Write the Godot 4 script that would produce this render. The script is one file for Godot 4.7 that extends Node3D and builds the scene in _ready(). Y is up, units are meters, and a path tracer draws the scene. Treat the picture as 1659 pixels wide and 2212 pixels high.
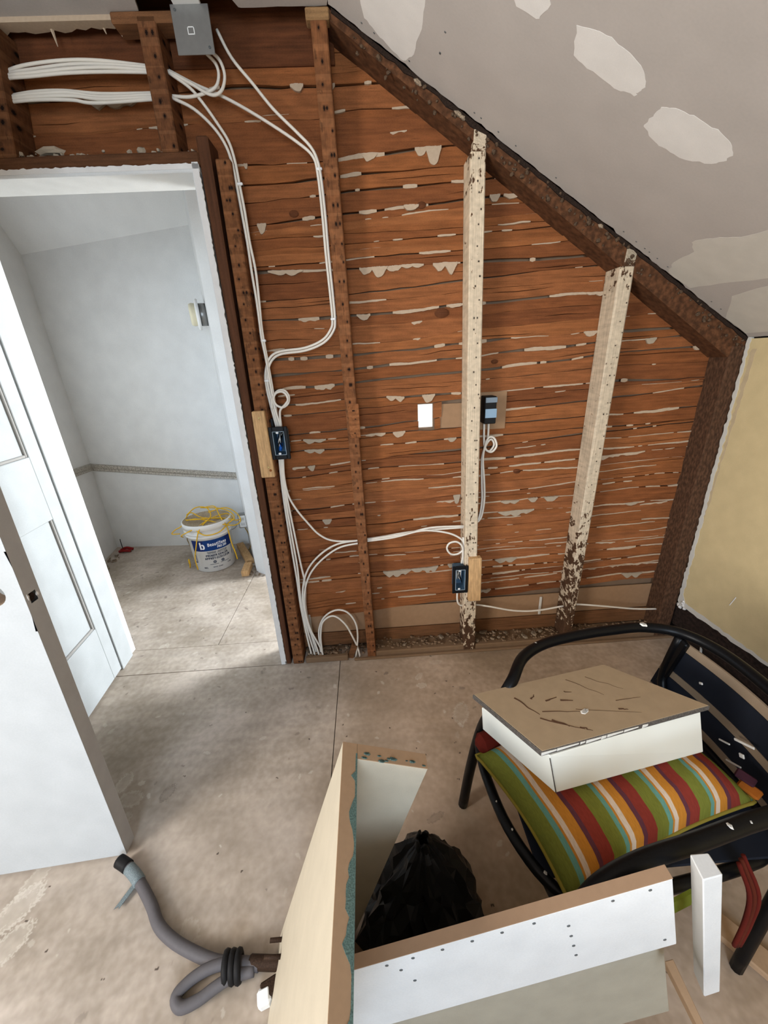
extends Node3D
# An attic room with its gable wall stripped to the laths, seen from about 1.3 m up.
# Metres; the room face of the studs is z = 0, the laths lie 9 cm behind it, y = 0 is the plywood floor.

var M := {}
var rng := RandomNumberGenerator.new()
var wob := FastNoiseLite.new()
const SL := 0.615            # the slope of the roof
const SC := 2.2025           # y = SC - SL * x on the underside of the sloped ceiling

func V(x: float, y: float, z: float) -> Vector3:
	return Vector3(x, y, z)

# ------------------------------------------------------------------ naming
func meta(o: Node, label := "", category := "", group := "", kind := "") -> Node:
	if label != "": o.set_meta("label", label)
	if category != "": o.set_meta("category", category)
	if group != "": o.set_meta("group", group)
	if kind != "": o.set_meta("kind", kind)
	return o

func numbered(called: String, under: Node) -> String:
	var n := called
	var k := 1
	while under.has_node(n):
		n = "%s_%03d" % [called, k]
		k += 1
	return n

func thing(called: String, label: String, category: String, at := Vector3.ZERO, group := "") -> Node3D:
	var o := Node3D.new()
	o.name = numbered(called, self)
	add_child(o)
	o.position = at
	meta(o, label, category, group)
	return o

func struct(called: String, label: String, category: String) -> Node3D:
	var o := thing(called, label, category)
	o.set_meta("kind", "structure")
	return o

func part(called: String, mesh: Mesh, mat: Material, under: Node, kind := "") -> MeshInstance3D:
	var o := MeshInstance3D.new()
	o.mesh = mesh
	o.material_override = mat
	o.cast_shadow = GeometryInstance3D.SHADOW_CASTING_SETTING_ON
	o.name = numbered(called, under)
	under.add_child(o)
	if kind != "": o.set_meta("kind", kind)
	return o

# ------------------------------------------------------------------ shapes
func begin(smooth := false) -> SurfaceTool:
	var st := SurfaceTool.new()
	st.begin(Mesh.PRIMITIVE_TRIANGLES)
	st.set_smooth_group(0 if smooth else -1)
	return st

func done(st: SurfaceTool) -> ArrayMesh:
	st.generate_normals()
	return st.commit()

func tri(st: SurfaceTool, a: Vector3, b: Vector3, c: Vector3, mid: Vector3, ua := Vector2.ZERO, ub := Vector2.ZERO, uc := Vector2.ZERO) -> void:
	var n := (b - a).cross(c - a)
	var p := [a, b, c]
	var u := [ua, ub, uc]
	if n.dot((a + b + c) / 3.0 - mid) > 0.0:
		p = [a, c, b]
		u = [ua, uc, ub]
	for k in 3:
		st.set_uv(u[k])
		st.add_vertex(p[k])

func quad(st: SurfaceTool, a: Vector3, b: Vector3, c: Vector3, d: Vector3, mid: Vector3, ua := Vector2.ZERO, ub := Vector2.ZERO, uc := Vector2.ZERO, ud := Vector2.ZERO) -> void:
	tri(st, a, b, c, mid, ua, ub, uc)
	tri(st, a, c, d, mid, ua, uc, ud)

# a bevelled block on eight corners: c[i] with bit 0 = x, bit 1 = y, bit 2 = z
func block(st: SurfaceTool, c: Array, bev := 0.002) -> void:
	var lx := maxf((c[1] - c[0]).length(), 1e-5)
	var ly := maxf((c[2] - c[0]).length(), 1e-5)
	var lz := maxf((c[4] - c[0]).length(), 1e-5)
	var b := [minf(bev / lx, 0.4), minf(bev / ly, 0.4), minf(bev / lz, 0.4)]
	var mid := Vector3.ZERO
	for p in c: mid += p / 8.0
	var pt := func(s: Array, ax: int) -> Array:
		var t := [0.0, 0.0, 0.0]
		for k in 3:
			var e: float = 0.0 if k == ax else b[k]
			t[k] = 1.0 - e if s[k] > 0 else e
		var p: Vector3 = ((c[0].lerp(c[1], t[0])).lerp(c[2].lerp(c[3], t[0]), t[1])).lerp((c[4].lerp(c[5], t[0])).lerp(c[6].lerp(c[7], t[0]), t[1]), t[2])
		return [p, Vector2(t[0] * 0.6 + t[2] * 0.4, 1.0 - t[1])]
	for ax in 3:
		var i := (ax + 1) % 3
		var j := (ax + 2) % 3
		for s in [-1, 1]:
			var q := []
			for w in [[-1, -1], [1, -1], [1, 1], [-1, 1]]:
				var sg := [0, 0, 0]
				sg[ax] = s; sg[i] = w[0]; sg[j] = w[1]
				q.append(pt.call(sg, ax))
			quad(st, q[0][0], q[1][0], q[2][0], q[3][0], mid, q[0][1], q[1][1], q[2][1], q[3][1])
		for si in [-1, 1]:
			for sj in [-1, 1]:
				var q2 := []
				for w in [[-1, i], [1, i], [1, j], [-1, j]]:
					var sg := [0, 0, 0]
					sg[ax] = w[0]; sg[i] = si; sg[j] = sj
					q2.append(pt.call(sg, w[1]))
				quad(st, q2[0][0], q2[1][0], q2[2][0], q2[3][0], mid, q2[0][1], q2[1][1], q2[2][1], q2[3][1])
	for sx in [-1, 1]:
		for sy in [-1, 1]:
			for sz in [-1, 1]:
				var a: Array = pt.call([sx, sy, sz], 0)
				var bb: Array = pt.call([sx, sy, sz], 1)
				var cc: Array = pt.call([sx, sy, sz], 2)
				tri(st, a[0], bb[0], cc[0], mid, a[1], bb[1], cc[1])

func corners(c: Vector3, s: Vector3, bs := Basis.IDENTITY) -> Array:
	var r := []
	for k in 8:
		r.append(c + bs * Vector3((0.5 if k & 1 else -0.5) * s.x, (0.5 if k & 2 else -0.5) * s.y, (0.5 if k & 4 else -0.5) * s.z))
	return r

func box(st: SurfaceTool, c: Vector3, s: Vector3, bs := Basis.IDENTITY, bev := 0.002) -> void:
	block(st, corners(c, s, bs), bev)

func box_mesh(c: Vector3, s: Vector3, bs := Basis.IDENTITY, bev := 0.002) -> ArrayMesh:
	var st := begin()
	box(st, c, s, bs, bev)
	return done(st)

# a box given by its lowest and highest corner
func span(a: Vector3, b: Vector3, bev := 0.002) -> ArrayMesh:
	return box_mesh((a + b) * 0.5, (b - a).abs(), Basis.IDENTITY, bev)

# an upright stick: x at the foot, x at the top, its heights and depth
func stick_mesh(xa0: float, xa1: float, y0: float, xb0: float, xb1: float, y1: float, z0: float, z1: float, bev := 0.003, steps := 1) -> ArrayMesh:
	var st := begin()
	block(st, [V(xa0, y0, z0), V(xa1, y0, z0), V(xb0, y1, z0), V(xb1, y1, z0), V(xa0, y0, z1), V(xa1, y0, z1), V(xb0, y1, z1), V(xb1, y1, z1)], bev)
	return done(st)

func smooth_path(p: Array, per := 6, closed := false) -> PackedVector3Array:
	var out := PackedVector3Array()
	var n := p.size()
	var last := n if closed else n - 1
	for i in last:
		var a: Vector3 = p[(i - 1 + n) % n] if closed or i > 0 else p[i] * 2.0 - p[i + 1]
		var b: Vector3 = p[i]
		var c: Vector3 = p[(i + 1) % n]
		var d: Vector3 = p[(i + 2) % n] if closed or i + 2 < n else c * 2.0 - b
		for k in per:
			out.append(b.cubic_interpolate(c, a, d, float(k) / per))
	if not closed: out.append(p[n - 1])
	return out

func tube(st: SurfaceTool, path: PackedVector3Array, r: float, sides := 8, closed := false, r_end := -1.0, flat := 1.0) -> void:
	var n := path.size()
	var rings := []
	var up := Vector3.UP
	var t0 := (path[1] - path[0]).normalized()
	if absf(t0.dot(up)) > 0.9: up = Vector3.RIGHT
	for i in n:
		var t: Vector3
		if closed: t = path[(i + 1) % n] - path[(i - 1 + n) % n]
		else: t = path[mini(i + 1, n - 1)] - path[maxi(i - 1, 0)]
		t = t.normalized()
		up = (up - t * up.dot(t)).normalized()
		var side := t.cross(up)
		var rr := r if r_end < 0.0 else lerpf(r, r_end, float(i) / (n - 1))
		var ring := []
		for k in sides:
			var a := TAU * k / sides
			ring.append(path[i] + (up * cos(a) * flat + side * sin(a)) * rr)
		rings.append(ring)
	var last := n if closed else n - 1
	for i in last:
		var j := (i + 1) % n
		var mid := (path[i] + path[j]) * 0.5
		for k in sides:
			var k2 := (k + 1) % sides
			quad(st, rings[i][k], rings[i][k2], rings[j][k2], rings[j][k], mid, Vector2(float(i), float(k) / sides), Vector2(float(i), float(k + 1) / sides), Vector2(float(i + 1), float(k + 1) / sides), Vector2(float(i + 1), float(k) / sides))
	if not closed:
		for e in [[0, path[1]], [n - 1, path[n - 2]]]:
			for k in sides:
				tri(st, path[e[0]], rings[e[0]][k], rings[e[0]][(k + 1) % sides], e[1])

func tube_mesh(p: Array, r: float, sides := 8, per := 6, closed := false) -> ArrayMesh:
	var st := begin(true)
	tube(st, smooth_path(p, per, closed), r, sides, closed)
	return done(st)

# a flat plate with a free outline: o + u * x + v * y, thick along w
func plate(st: SurfaceTool, poly: PackedVector2Array, o: Vector3, u: Vector3, v: Vector3, w: Vector3) -> void:
	var idx := Geometry2D.triangulate_polygon(poly)
	var back := o - w * 5.0
	for i in range(0, idx.size(), 3):
		var a := poly[idx[i]]
		var b := poly[idx[i + 1]]
		var c := poly[idx[i + 2]]
		tri(st, o + u * a.x + v * a.y + w, o + u * b.x + v * b.y + w, o + u * c.x + v * c.y + w, back, a, b, c)
		tri(st, o + u * a.x + v * a.y, o + u * b.x + v * b.y, o + u * c.x + v * c.y, o + w * 6.0 + u * a.x + v * a.y, a, b, c)
	var cen := Vector2.ZERO
	for q in poly: cen += q / poly.size()
	var clockwise := Geometry2D.is_polygon_clockwise(poly)
	for i in poly.size():
		var a := poly[i]
		var b := poly[(i + 1) % poly.size()]
		var nrm := (b - a).orthogonal() * (1.0 if clockwise else -1.0)
		var inside := (a + b) * 0.5 - nrm.normalized() * 0.001
		var mid := o + u * inside.x + v * inside.y + w * 0.5
		quad(st, o + u * a.x + v * a.y, o + u * b.x + v * b.y, o + u * b.x + v * b.y + w, o + u * a.x + v * a.y + w, mid, a, b, b, a)

func plate_mesh(poly: Array, o: Vector3, u: Vector3, v: Vector3, w: Vector3) -> ArrayMesh:
	var st := begin()
	plate(st, PackedVector2Array(poly), o, u, v, w)
	return done(st)

# a ragged line between two points in a plane, with teeth of a given size
func ragged(a: Vector2, b: Vector2, step: float, size: float) -> Array:
	var n := maxi(2, int((b - a).length() / step))
	var out := []
	var nrm := (b - a).normalized().orthogonal()
	for k in n + 1:
		var t := float(k) / n
		out.append(a.lerp(b, t) + nrm * (rng.randf_range(-1, 1) * size + wob.get_noise_2d(a.x * 300.0 + k * 9.0, a.y * 300.0) * size * 1.5))
	return out

# a small stone-like lump
func lump(st: SurfaceTool, c: Vector3, s: Vector3, bs := Basis.IDENTITY, seg := 6) -> void:
	var rows := []
	for i in 5:
		var ring := []
		var ph := PI * i / 4.0
		for k in seg:
			var a := TAU * k / seg
			var d := Vector3(sin(ph) * cos(a), cos(ph), sin(ph) * sin(a)) * (0.5 * (1.0 + rng.randf_range(-0.25, 0.15) * (1.0 if i % 4 else 0.0)))
			ring.append(c + bs * (d * s))
		rows.append(ring)
	for i in 4:
		for k in seg:
			var k2 := (k + 1) % seg
			if i > 0: tri(st, rows[i][k], rows[i][k2], rows[i + 1][k2], c)
			if i < 3: tri(st, rows[i][k], rows[i + 1][k2], rows[i + 1][k], c)
			if i == 0: tri(st, rows[0][k], rows[1][k2], rows[1][k], c)
			if i == 3: tri(st, rows[3][k], rows[3][k2], rows[4][k], c)

# turned shape: profile of Vector2(radius, height)
func lathe(st: SurfaceTool, prof: Array, seg: int, at: Vector3, bs := Basis.IDENTITY) -> void:
	for i in prof.size() - 1:
		for k in seg:
			var a0 := TAU * k / seg
			var a1 := TAU * (k + 1) / seg
			var f := func(p: Vector2, a: float) -> Vector3: return at + bs * Vector3(p.x * cos(a), p.y, p.x * sin(a))
			var d: Vector2 = prof[i + 1] - prof[i]
			var out := Vector2(d.y, -d.x).normalized() * 0.01
			var m: Vector2 = (prof[i] + prof[i + 1]) * 0.5 - out
			var mid: Vector3 = f.call(m, (a0 + a1) * 0.5)
			var q := [f.call(prof[i], a0), f.call(prof[i], a1), f.call(prof[i + 1], a1), f.call(prof[i + 1], a0)]
			if prof[i].x > 1e-5: tri(st, q[0], q[1], q[2], mid)
			if prof[i + 1].x > 1e-5: tri(st, q[0], q[2], q[3], mid)

# ------------------------------------------------------------------ materials
func noise_bytes(w: int, h: int, freq: float, oct: int, sd: int) -> PackedByteArray:
	var n := FastNoiseLite.new()
	n.seed = sd
	n.frequency = freq
	n.fractal_octaves = oct
	var im := n.get_seamless_image(w, h, false, false, 0.15, true)
	im.convert(Image.FORMAT_L8)
	return im.get_data()

func stretched(w: int, h: int, sx: int, freq: float, oct: int, sd: int) -> PackedByteArray:
	var n := FastNoiseLite.new()
	n.seed = sd
	n.frequency = freq
	n.fractal_octaves = oct
	var im := n.get_seamless_image(w / sx, h, false, false, 0.2, true)
	im.convert(Image.FORMAT_L8)
	im.resize(w, h, Image.INTERPOLATE_BILINEAR)
	return im.get_data()

func tex(im: Image) -> ImageTexture:
	im.generate_mipmaps()
	return ImageTexture.create_from_image(im)

func from_bytes(w: int, h: int, b: PackedByteArray) -> Image:
	return Image.create_from_data(w, h, false, Image.FORMAT_RGB8, b)

var wood_x: ImageTexture
var wood_y: ImageTexture
var mottle: ImageTexture
var speckle: ImageTexture

func mat(c: Color, rough := 0.8, t: Texture2D = null, scale := Vector3.ONE, metal := 0.0) -> StandardMaterial3D:
	var m := StandardMaterial3D.new()
	m.albedo_color = c
	m.roughness = rough
	m.metallic = metal
	m.metallic_specular = 0.3
	if t:
		m.albedo_texture = t
		m.uv1_triplanar = true
		m.uv1_world_triplanar = true
		m.uv1_scale = scale
	return m

func make_textures() -> void:
	var w := 512
	var a := stretched(w, w, 16, 0.03, 4, 11)
	var b := stretched(w, w, 8, 0.11, 3, 12)
	var c := noise_bytes(w, w, 0.012, 4, 13)
	var sp := noise_bytes(w, w, 0.22, 2, 14)
	var d := PackedByteArray()
	d.resize(w * w * 3)
	for i in w * w:
		var v := 0.88 + (a[i] / 255.0 - 0.5) * 0.17 + (c[i] / 255.0 - 0.5) * 0.20 + (sp[i] / 255.0 - 0.5) * 0.16
		var s := b[i] / 255.0
		if s < 0.3: v *= 0.76 + s * 0.8
		v = clampf(v, 0.12, 1.0)
		d[i * 3] = int(v * 255.0)
		d[i * 3 + 1] = int(clampf(v * 0.985, 0, 1) * 255.0)
		d[i * 3 + 2] = int(clampf(v * 0.96, 0, 1) * 255.0)
	var im := from_bytes(w, w, d)
	wood_x = tex(im.duplicate())
	im.rotate_90(CLOCKWISE)
	wood_y = tex(im)
	var e := noise_bytes(w, w, 0.01, 5, 21)
	var f := noise_bytes(w, w, 0.2, 2, 22)
	d.resize(w * w * 3)
	for i in w * w:
		var v := clampf(0.95 + (e[i] / 255.0 - 0.5) * 0.05 + (f[i] / 255.0 - 0.5) * 0.03, 0, 1)
		for k in 3: d[i * 3 + k] = int(v * 255.0)
	mottle = tex(from_bytes(w, w, d))
	var g := noise_bytes(w, w, 0.035, 5, 23)
	for i in w * w:
		var v := clampf(0.82 + (g[i] / 255.0 - 0.5) * 0.55 + (f[i] / 255.0 - 0.5) * 0.12, 0.15, 1)
		for k in 3: d[i * 3 + k] = int(v * 255.0)
	speckle = tex(from_bytes(w, w, d))

# the face of a stud: u across, v down its height
func stud_texture(base: Color, nails: int, wear: int, sd: int) -> ImageTexture:
	var w := 64
	var h := 2048 if nails > 12 else 256
	var a := noise_bytes(w, h, 0.04, 4, sd)
	var n := FastNoiseLite.new()
	n.seed = sd + 1
	n.frequency = 0.02
	n.fractal_octaves = 4
	var gr := FastNoiseLite.new()
	gr.seed = sd + 2
	gr.frequency = 0.08
	var d := PackedByteArray()
	d.resize(w * h * 3)
	var brown := Color(0.26, 0.17, 0.11)
	for y in h:
		var t := float(y) / h
		for x in w:
			var i := y * w + x
			var grain := gr.get_noise_2d(x * 6.0, y * 0.05 * 2048.0 / h)
			var v := 0.97 + grain * 0.16 + (a[i] / 255.0 - 0.5) * (0.16 if wear > 0 else 0.3)
			var c := base * v
			if wear > 0:
				var s := n.get_noise_2d(x * 2.6, y * 0.8) * 0.9 + n.get_noise_2d(x * 7.0 + 90.0, y * 2.4) * 0.5
				var lim := 0.60 - 0.40 * smoothstep(0.45, 0.8, t) - 0.62 * smoothstep(0.84, 1.0, t)
				if wear == 2: lim -= 0.36 * smoothstep(0.4, 0.75, t)
				if t < 0.05: lim -= 0.35
				if s > lim: c = c.lerp(brown * v, clampf((s - lim) * 6.0, 0, 0.92))
			else:
				var band := fposmod(t * maxf(nails, 6) + gr.get_noise_2d(1.0, y * 0.3) * 0.5, 1.0)
				if band < 0.30: c = c.lerp(Color(0.74, 0.54, 0.38), 0.13)
				elif band > 0.6: c = c * 0.96
				if n.get_noise_2d(x * 2.0, y * 0.6) > 0.40: c = c * 0.8
			d[i * 3] = int(clampf(c.r, 0, 1) * 255.0)
			d[i * 3 + 1] = int(clampf(c.g, 0, 1) * 255.0)
			d[i * 3 + 2] = int(clampf(c.b, 0, 1) * 255.0)
	var im := from_bytes(w, h, d)
	var r := RandomNumberGenerator.new()
	r.seed = sd
	for k in nails:
		var yy := int((k + 0.5 + r.randf_range(-0.25, 0.25)) / nails * h)
		for q in (2 if r.randf() < 0.35 else 1):
			var xx := r.randi_range(40, 58)
			var hw := 1.5 if wear > 0 else 2.1
			var hh := r.randf_range(1.8, 3.2) * (1.0 if wear > 0 else 1.6)
			for oy in range(-7, 8):
				for ox in range(-5, 6):
					var rr := sqrt(pow(ox / hw, 2) + pow(oy / hh, 2))
					var px := clampi(xx + ox, 0, w - 1)
					var py := clampi(yy + oy, 0, h - 1)
					var f := 0.92 if rr < 1.0 else maxf(0.0, 0.55 - 0.22 * rr) * (0.5 if wear > 0 else 1.0)
					if f > 0.0: im.set_pixel(px, py, im.get_pixel(px, py).lerp(Color(0.07, 0.04, 0.03), f))
	return tex(im)

func stud_mat(base: Color, nails: int, wear: int, sd: int) -> StandardMaterial3D:
	var m := StandardMaterial3D.new()
	m.albedo_texture = stud_texture(base, nails, wear, sd)
	m.roughness = 0.85
	m.metallic_specular = 0.25
	return m

func floor_texture() -> ImageTexture:
	var w := 1536     # covers x -2.4 .. 1.8 and z -1.7 .. 2.5, 4.2 m
	var a := noise_bytes(w, w, 0.006, 5, 31)
	var b := stretched(w, w, 6, 0.05, 4, 32)
	var c := noise_bytes(w, w, 0.09, 3, 33)
	var d := PackedByteArray()
	d.resize(w * w * 3)
	var i := 0
	for y in w:
		for x in w:
			var m := (a[i] - 128) / 255.0
			var n := (c[i] - 128) / 255.0
			var s := (b[i] - 128) / 255.0
			var v := 1.0 + m * 0.20 + n * 0.10 + s * 0.10
			var dust := clampf(0.5 + m * 1.6 + n * 0.5, 0.0, 1.0)
			var tan := 0.15 + 0.6 * smoothstep(740.0, 960.0, float(x)) if x > 804 else 0.15 * smoothstep(600.0, 804.0, float(x))      # the right-hand sheets are barer, tan plywood
			var j := i * 3
			d[j] = int(clampf((0.625 - 0.005 * tan + 0.06 * dust) * v, 0, 1) * 255.0)
			d[j + 1] = int(clampf((0.573 - 0.05 * tan + 0.066 * dust) * v, 0, 1) * 255.0)
			d[j + 2] = int(clampf((0.512 - 0.09 * tan + 0.08 * dust) * v, 0, 1) * 255.0)
			i += 1
	var im := from_bytes(w, w, d)
	var r := RandomNumberGenerator.new()
	r.seed = 5
	# splashes of dried compound and scuffs, at their places on the floor
	var spots := [[0.30, 0.341, 0.052, 0.5], [0.248, 0.054, 0.03, 0.4], [0.164, 0.186, 0.022, 0.8], [-0.921, 0.517, 0.035, 0.6], [-0.867, 0.575, 0.04, 0.5], [-0.75, 0.565, 0.03, -0.5], [-0.529, 0.92, 0.03, 0.3], [-1.016, 0.841, 0.06, 0.9], [-0.979, 0.915, 0.05, 0.8], [0.134, 0.708, 0.03, -0.4], [0.161, 0.132, 0.025, 0.6], [-0.86, 0.65, 0.035, 0.4], [-1.02, 0.78, 0.05, 0.7]]
	for k in 420:
		var hall := r.randf() < 0.5
		spots.append([r.randf_range(-1.8, -0.75) if hall else r.randf_range(-1.3, 0.6), r.randf_range(-1.3, 0.0) if hall else r.randf_range(0.0, 1.4), r.randf_range(0.003, 0.014) * (1.4 if hall else 1.0), r.randf_range(-0.7, 0.8)])
	var px := w / 4.2
	for s in spots:
		var cx: float = (s[0] + 2.4) * px
		var cy: float = (s[1] + 1.7) * px
		var rad: float = s[2] * px
		var big: bool = s[2] > 0.017
		var ang := r.randf() * PI
		var el := r.randf_range(0.35, 0.7)
		var k: float = s[3]
		for yy in range(maxi(0, int(cy - rad)), mini(w, int(cy + rad) + 1)):
			for xx in range(maxi(0, int(cx - rad)), mini(w, int(cx + rad) + 1)):
				var q := Vector2(xx - cx, yy - cy).rotated(ang)
				var e := sqrt(q.x * q.x + q.y * q.y / el / el) / rad + wob.get_noise_2d(xx * 6.0, yy * 6.0) * 0.35
				if e > 1.0: continue
				var p := im.get_pixel(xx, yy)
				var f := 0.75 * absf(k)
				if big: f *= (1.0 if e > 0.78 else 0.5)
				im.set_pixel(xx, yy, p.lerp(Color(0.80, 0.77, 0.72) if k > 0 else Color(0.40, 0.36, 0.33), f))
	for k in 160:     # dark crumbs
		var cx := r.randi_range(200, 1100)
		var cy := r.randi_range(200, 1150)
		for q in r.randi_range(2, 5): im.set_pixel(cx + r.randi_range(0, 2), cy + r.randi_range(0, 1), Color(0.25, 0.21, 0.18))
	return tex(im)

func make_materials() -> void:
	make_textures()
	for k in 6:
		var tint: Color = [Color(0.59, 0.365, 0.21), Color(0.56, 0.34, 0.195), Color(0.625, 0.395, 0.235), Color(0.535, 0.325, 0.19), Color(0.605, 0.38, 0.23), Color(0.50, 0.30, 0.175)][k]
		var m := mat(tint, 0.85, wood_x, Vector3(1.3, 5.5, 5.5))
		m.uv1_offset = Vector3(0.17 * k, 0.31 * k, 0)
		M["lath%d" % k] = m
	M.brown_y = mat(Color(0.45, 0.25, 0.13), 0.85, wood_y, Vector3(6, 1.2, 6))
	M.dark_y = mat(Color(0.37, 0.235, 0.155), 0.8, wood_y, Vector3(6, 1.2, 6))
	M.brown_x = mat(Color(0.42, 0.25, 0.15), 0.85, wood_x, Vector3(1.2, 6, 6))
	M.board_x = mat(Color(0.49, 0.34, 0.225), 0.85, wood_x, Vector3(1.2, 6, 6))
	M.sill_x = mat(Color(0.50, 0.40, 0.305), 0.95, mottle, Vector3(5, 5, 5))
	M.black_wood = mat(Color(0.20, 0.15, 0.125), 0.9, speckle, Vector3(3, 3, 3))
	M.rafter = mat(Color(0.40, 0.26, 0.165), 0.85, speckle, Vector3(2.2, 2.2, 2.2))
	M.tar = mat(Color(0.20, 0.15, 0.12), 0.95, speckle, Vector3(9, 9, 9))
	M.backing = mat(Color(0.50, 0.41, 0.33), 0.95, mottle, Vector3(4, 4, 4))
	M.plaster = mat(Color(0.66, 0.58, 0.50), 0.95, mottle, Vector3(4, 4, 4))
	M.key = mat(Color(0.73, 0.645, 0.55), 0.95, mottle, Vector3(14, 14, 14))
	M.key_grey = mat(Color(0.66, 0.60, 0.52), 0.95, mottle, Vector3(9, 9, 9))
	M.patchboard = mat(Color(0.62, 0.49, 0.37), 0.9, mottle, Vector3(6, 6, 6))
	M.drywall = mat(Color(0.74, 0.71, 0.685), 0.95, mottle, Vector3(1.3, 1.3, 1.3))
	M.compound = mat(Color(0.90, 0.885, 0.865), 0.95, mottle, Vector3(3, 3, 3))
	M.compound_soft = mat(Color(0.82, 0.80, 0.76), 0.95, mottle, Vector3(3, 3, 3))
	M.white = mat(Color(0.87, 0.87, 0.86), 0.5, mottle, Vector3(2, 2, 2))
	M.hall = mat(Color(0.89, 0.89, 0.88), 0.8, mottle, Vector3(1.1, 1.1, 1.1))
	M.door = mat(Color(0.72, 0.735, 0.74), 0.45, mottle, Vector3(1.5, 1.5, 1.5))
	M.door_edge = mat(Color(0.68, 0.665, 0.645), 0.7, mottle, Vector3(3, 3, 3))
	M.groove = mat(Color(0.60, 0.59, 0.575), 0.7)
	M.rail = mat(Color(0.80, 0.77, 0.72), 0.7, speckle, Vector3(4, 4, 4))
	M.cable = mat(Color(0.86, 0.83, 0.78), 0.45)
	M.clip = mat(Color(0.90, 0.90, 0.89), 0.5)
	M.steel = mat(Color(0.60, 0.60, 0.59), 0.36, mottle, Vector3(8, 8, 8), 0.7)
	M.black = mat(Color(0.075, 0.078, 0.085), 0.5)
	M.box_inside = mat(Color(0.30, 0.40, 0.48), 0.6)
	M.wire_black = mat(Color(0.04, 0.04, 0.05), 0.4)
	M.wire_blue = mat(Color(0.08, 0.33, 0.66), 0.5)
	M.pine = mat(Color(0.85, 0.69, 0.50), 0.75, wood_y, Vector3(8, 2.2, 8))
	M.screw = mat(Color(0.80, 0.72, 0.50), 0.4, null, Vector3.ONE, 0.6)
	M.pail = mat(Color(0.88, 0.88, 0.87), 0.4)
	M.pail_dust = mat(Color(0.78, 0.71, 0.60), 0.9, speckle, Vector3(7, 7, 7))
	M.navy = mat(Color(0.06, 0.15, 0.38), 0.4)
	M.blue = mat(Color(0.07, 0.27, 0.56), 0.4, speckle, Vector3(30, 30, 30))
	M.white_print = mat(Color(0.93, 0.94, 0.95), 0.5)
	M.ink = mat(Color(0.10, 0.17, 0.28), 0.5)
	M.rope = mat(Color(0.86, 0.68, 0.16), 0.6)
	M.rope_dusty = mat(Color(0.62, 0.50, 0.26), 0.7)
	M.tube_black = mat(Color(0.055, 0.055, 0.062), 0.38, speckle, Vector3(12, 12, 12))
	M.mesh_navy = mat(Color(0.10, 0.115, 0.15), 0.75, mottle, Vector3(60, 60, 60))
	M.mesh_tan = mat(Color(0.57, 0.49, 0.40), 0.8, mottle, Vector3(60, 60, 60))
	M.drip = mat(Color(0.88, 0.86, 0.82), 0.6)
	M.melamine = mat(Color(0.88, 0.87, 0.82), 0.35)
	M.melamine_cream = mat(Color(0.78, 0.735, 0.65), 0.5, mottle, Vector3(3, 3, 3))
	M.chip_edge = mat(Color(0.67, 0.55, 0.43), 0.9, mottle, Vector3(14, 14, 14))
	M.edge_x = mat(Color(0.64, 0.52, 0.41), 0.9, mottle, Vector3(9, 9, 9))
	M.teal = mat(Color(0.42, 0.52, 0.49), 0.8, speckle, Vector3(20, 20, 20))
	M.grey_trim = mat(Color(0.42, 0.39, 0.36), 0.6, speckle, Vector3(9, 9, 9))
	M.bag = mat(Color(0.085, 0.082, 0.08), 0.38)
	M.hose = mat(Color(0.36, 0.345, 0.35), 0.6, mottle, Vector3(14, 14, 14))
	M.rubber = mat(Color(0.09, 0.085, 0.085), 0.6)
	M.tape = mat(Color(0.52, 0.57, 0.58), 0.5, speckle, Vector3(20, 20, 20))
	M.rust = mat(Color(0.25, 0.18, 0.13), 0.7, speckle, Vector3(14, 14, 14), 0.3)
	M.red = mat(Color(0.50, 0.09, 0.08), 0.5)
	M.red_cloth = mat(Color(0.36, 0.10, 0.06), 0.9)
	M.dust = mat(Color(0.54, 0.44, 0.345), 0.95, mottle, Vector3(9, 9, 9))
	M.chunk = mat(Color(0.66, 0.58, 0.49), 0.95, speckle, Vector3(9, 9, 9))
	M.screwhead = mat(Color(0.35, 0.36, 0.36), 0.5)

# ------------------------------------------------------------------ light
func area(called: String, at: Vector3, towards: Vector3, size: Vector2, energy: float, c: Color) -> void:
	var l := AreaLight3D.new()
	l.name = called
	l.area_size = size
	l.area_normalize_energy = true
	l.light_color = c
	l.light_energy = energy
	l.shadow_enabled = true
	l.area_range = 12.0
	l.area_attenuation = 2.0
	add_child(l)
	l.look_at_from_position(at, at + towards, Vector3.UP)

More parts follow.
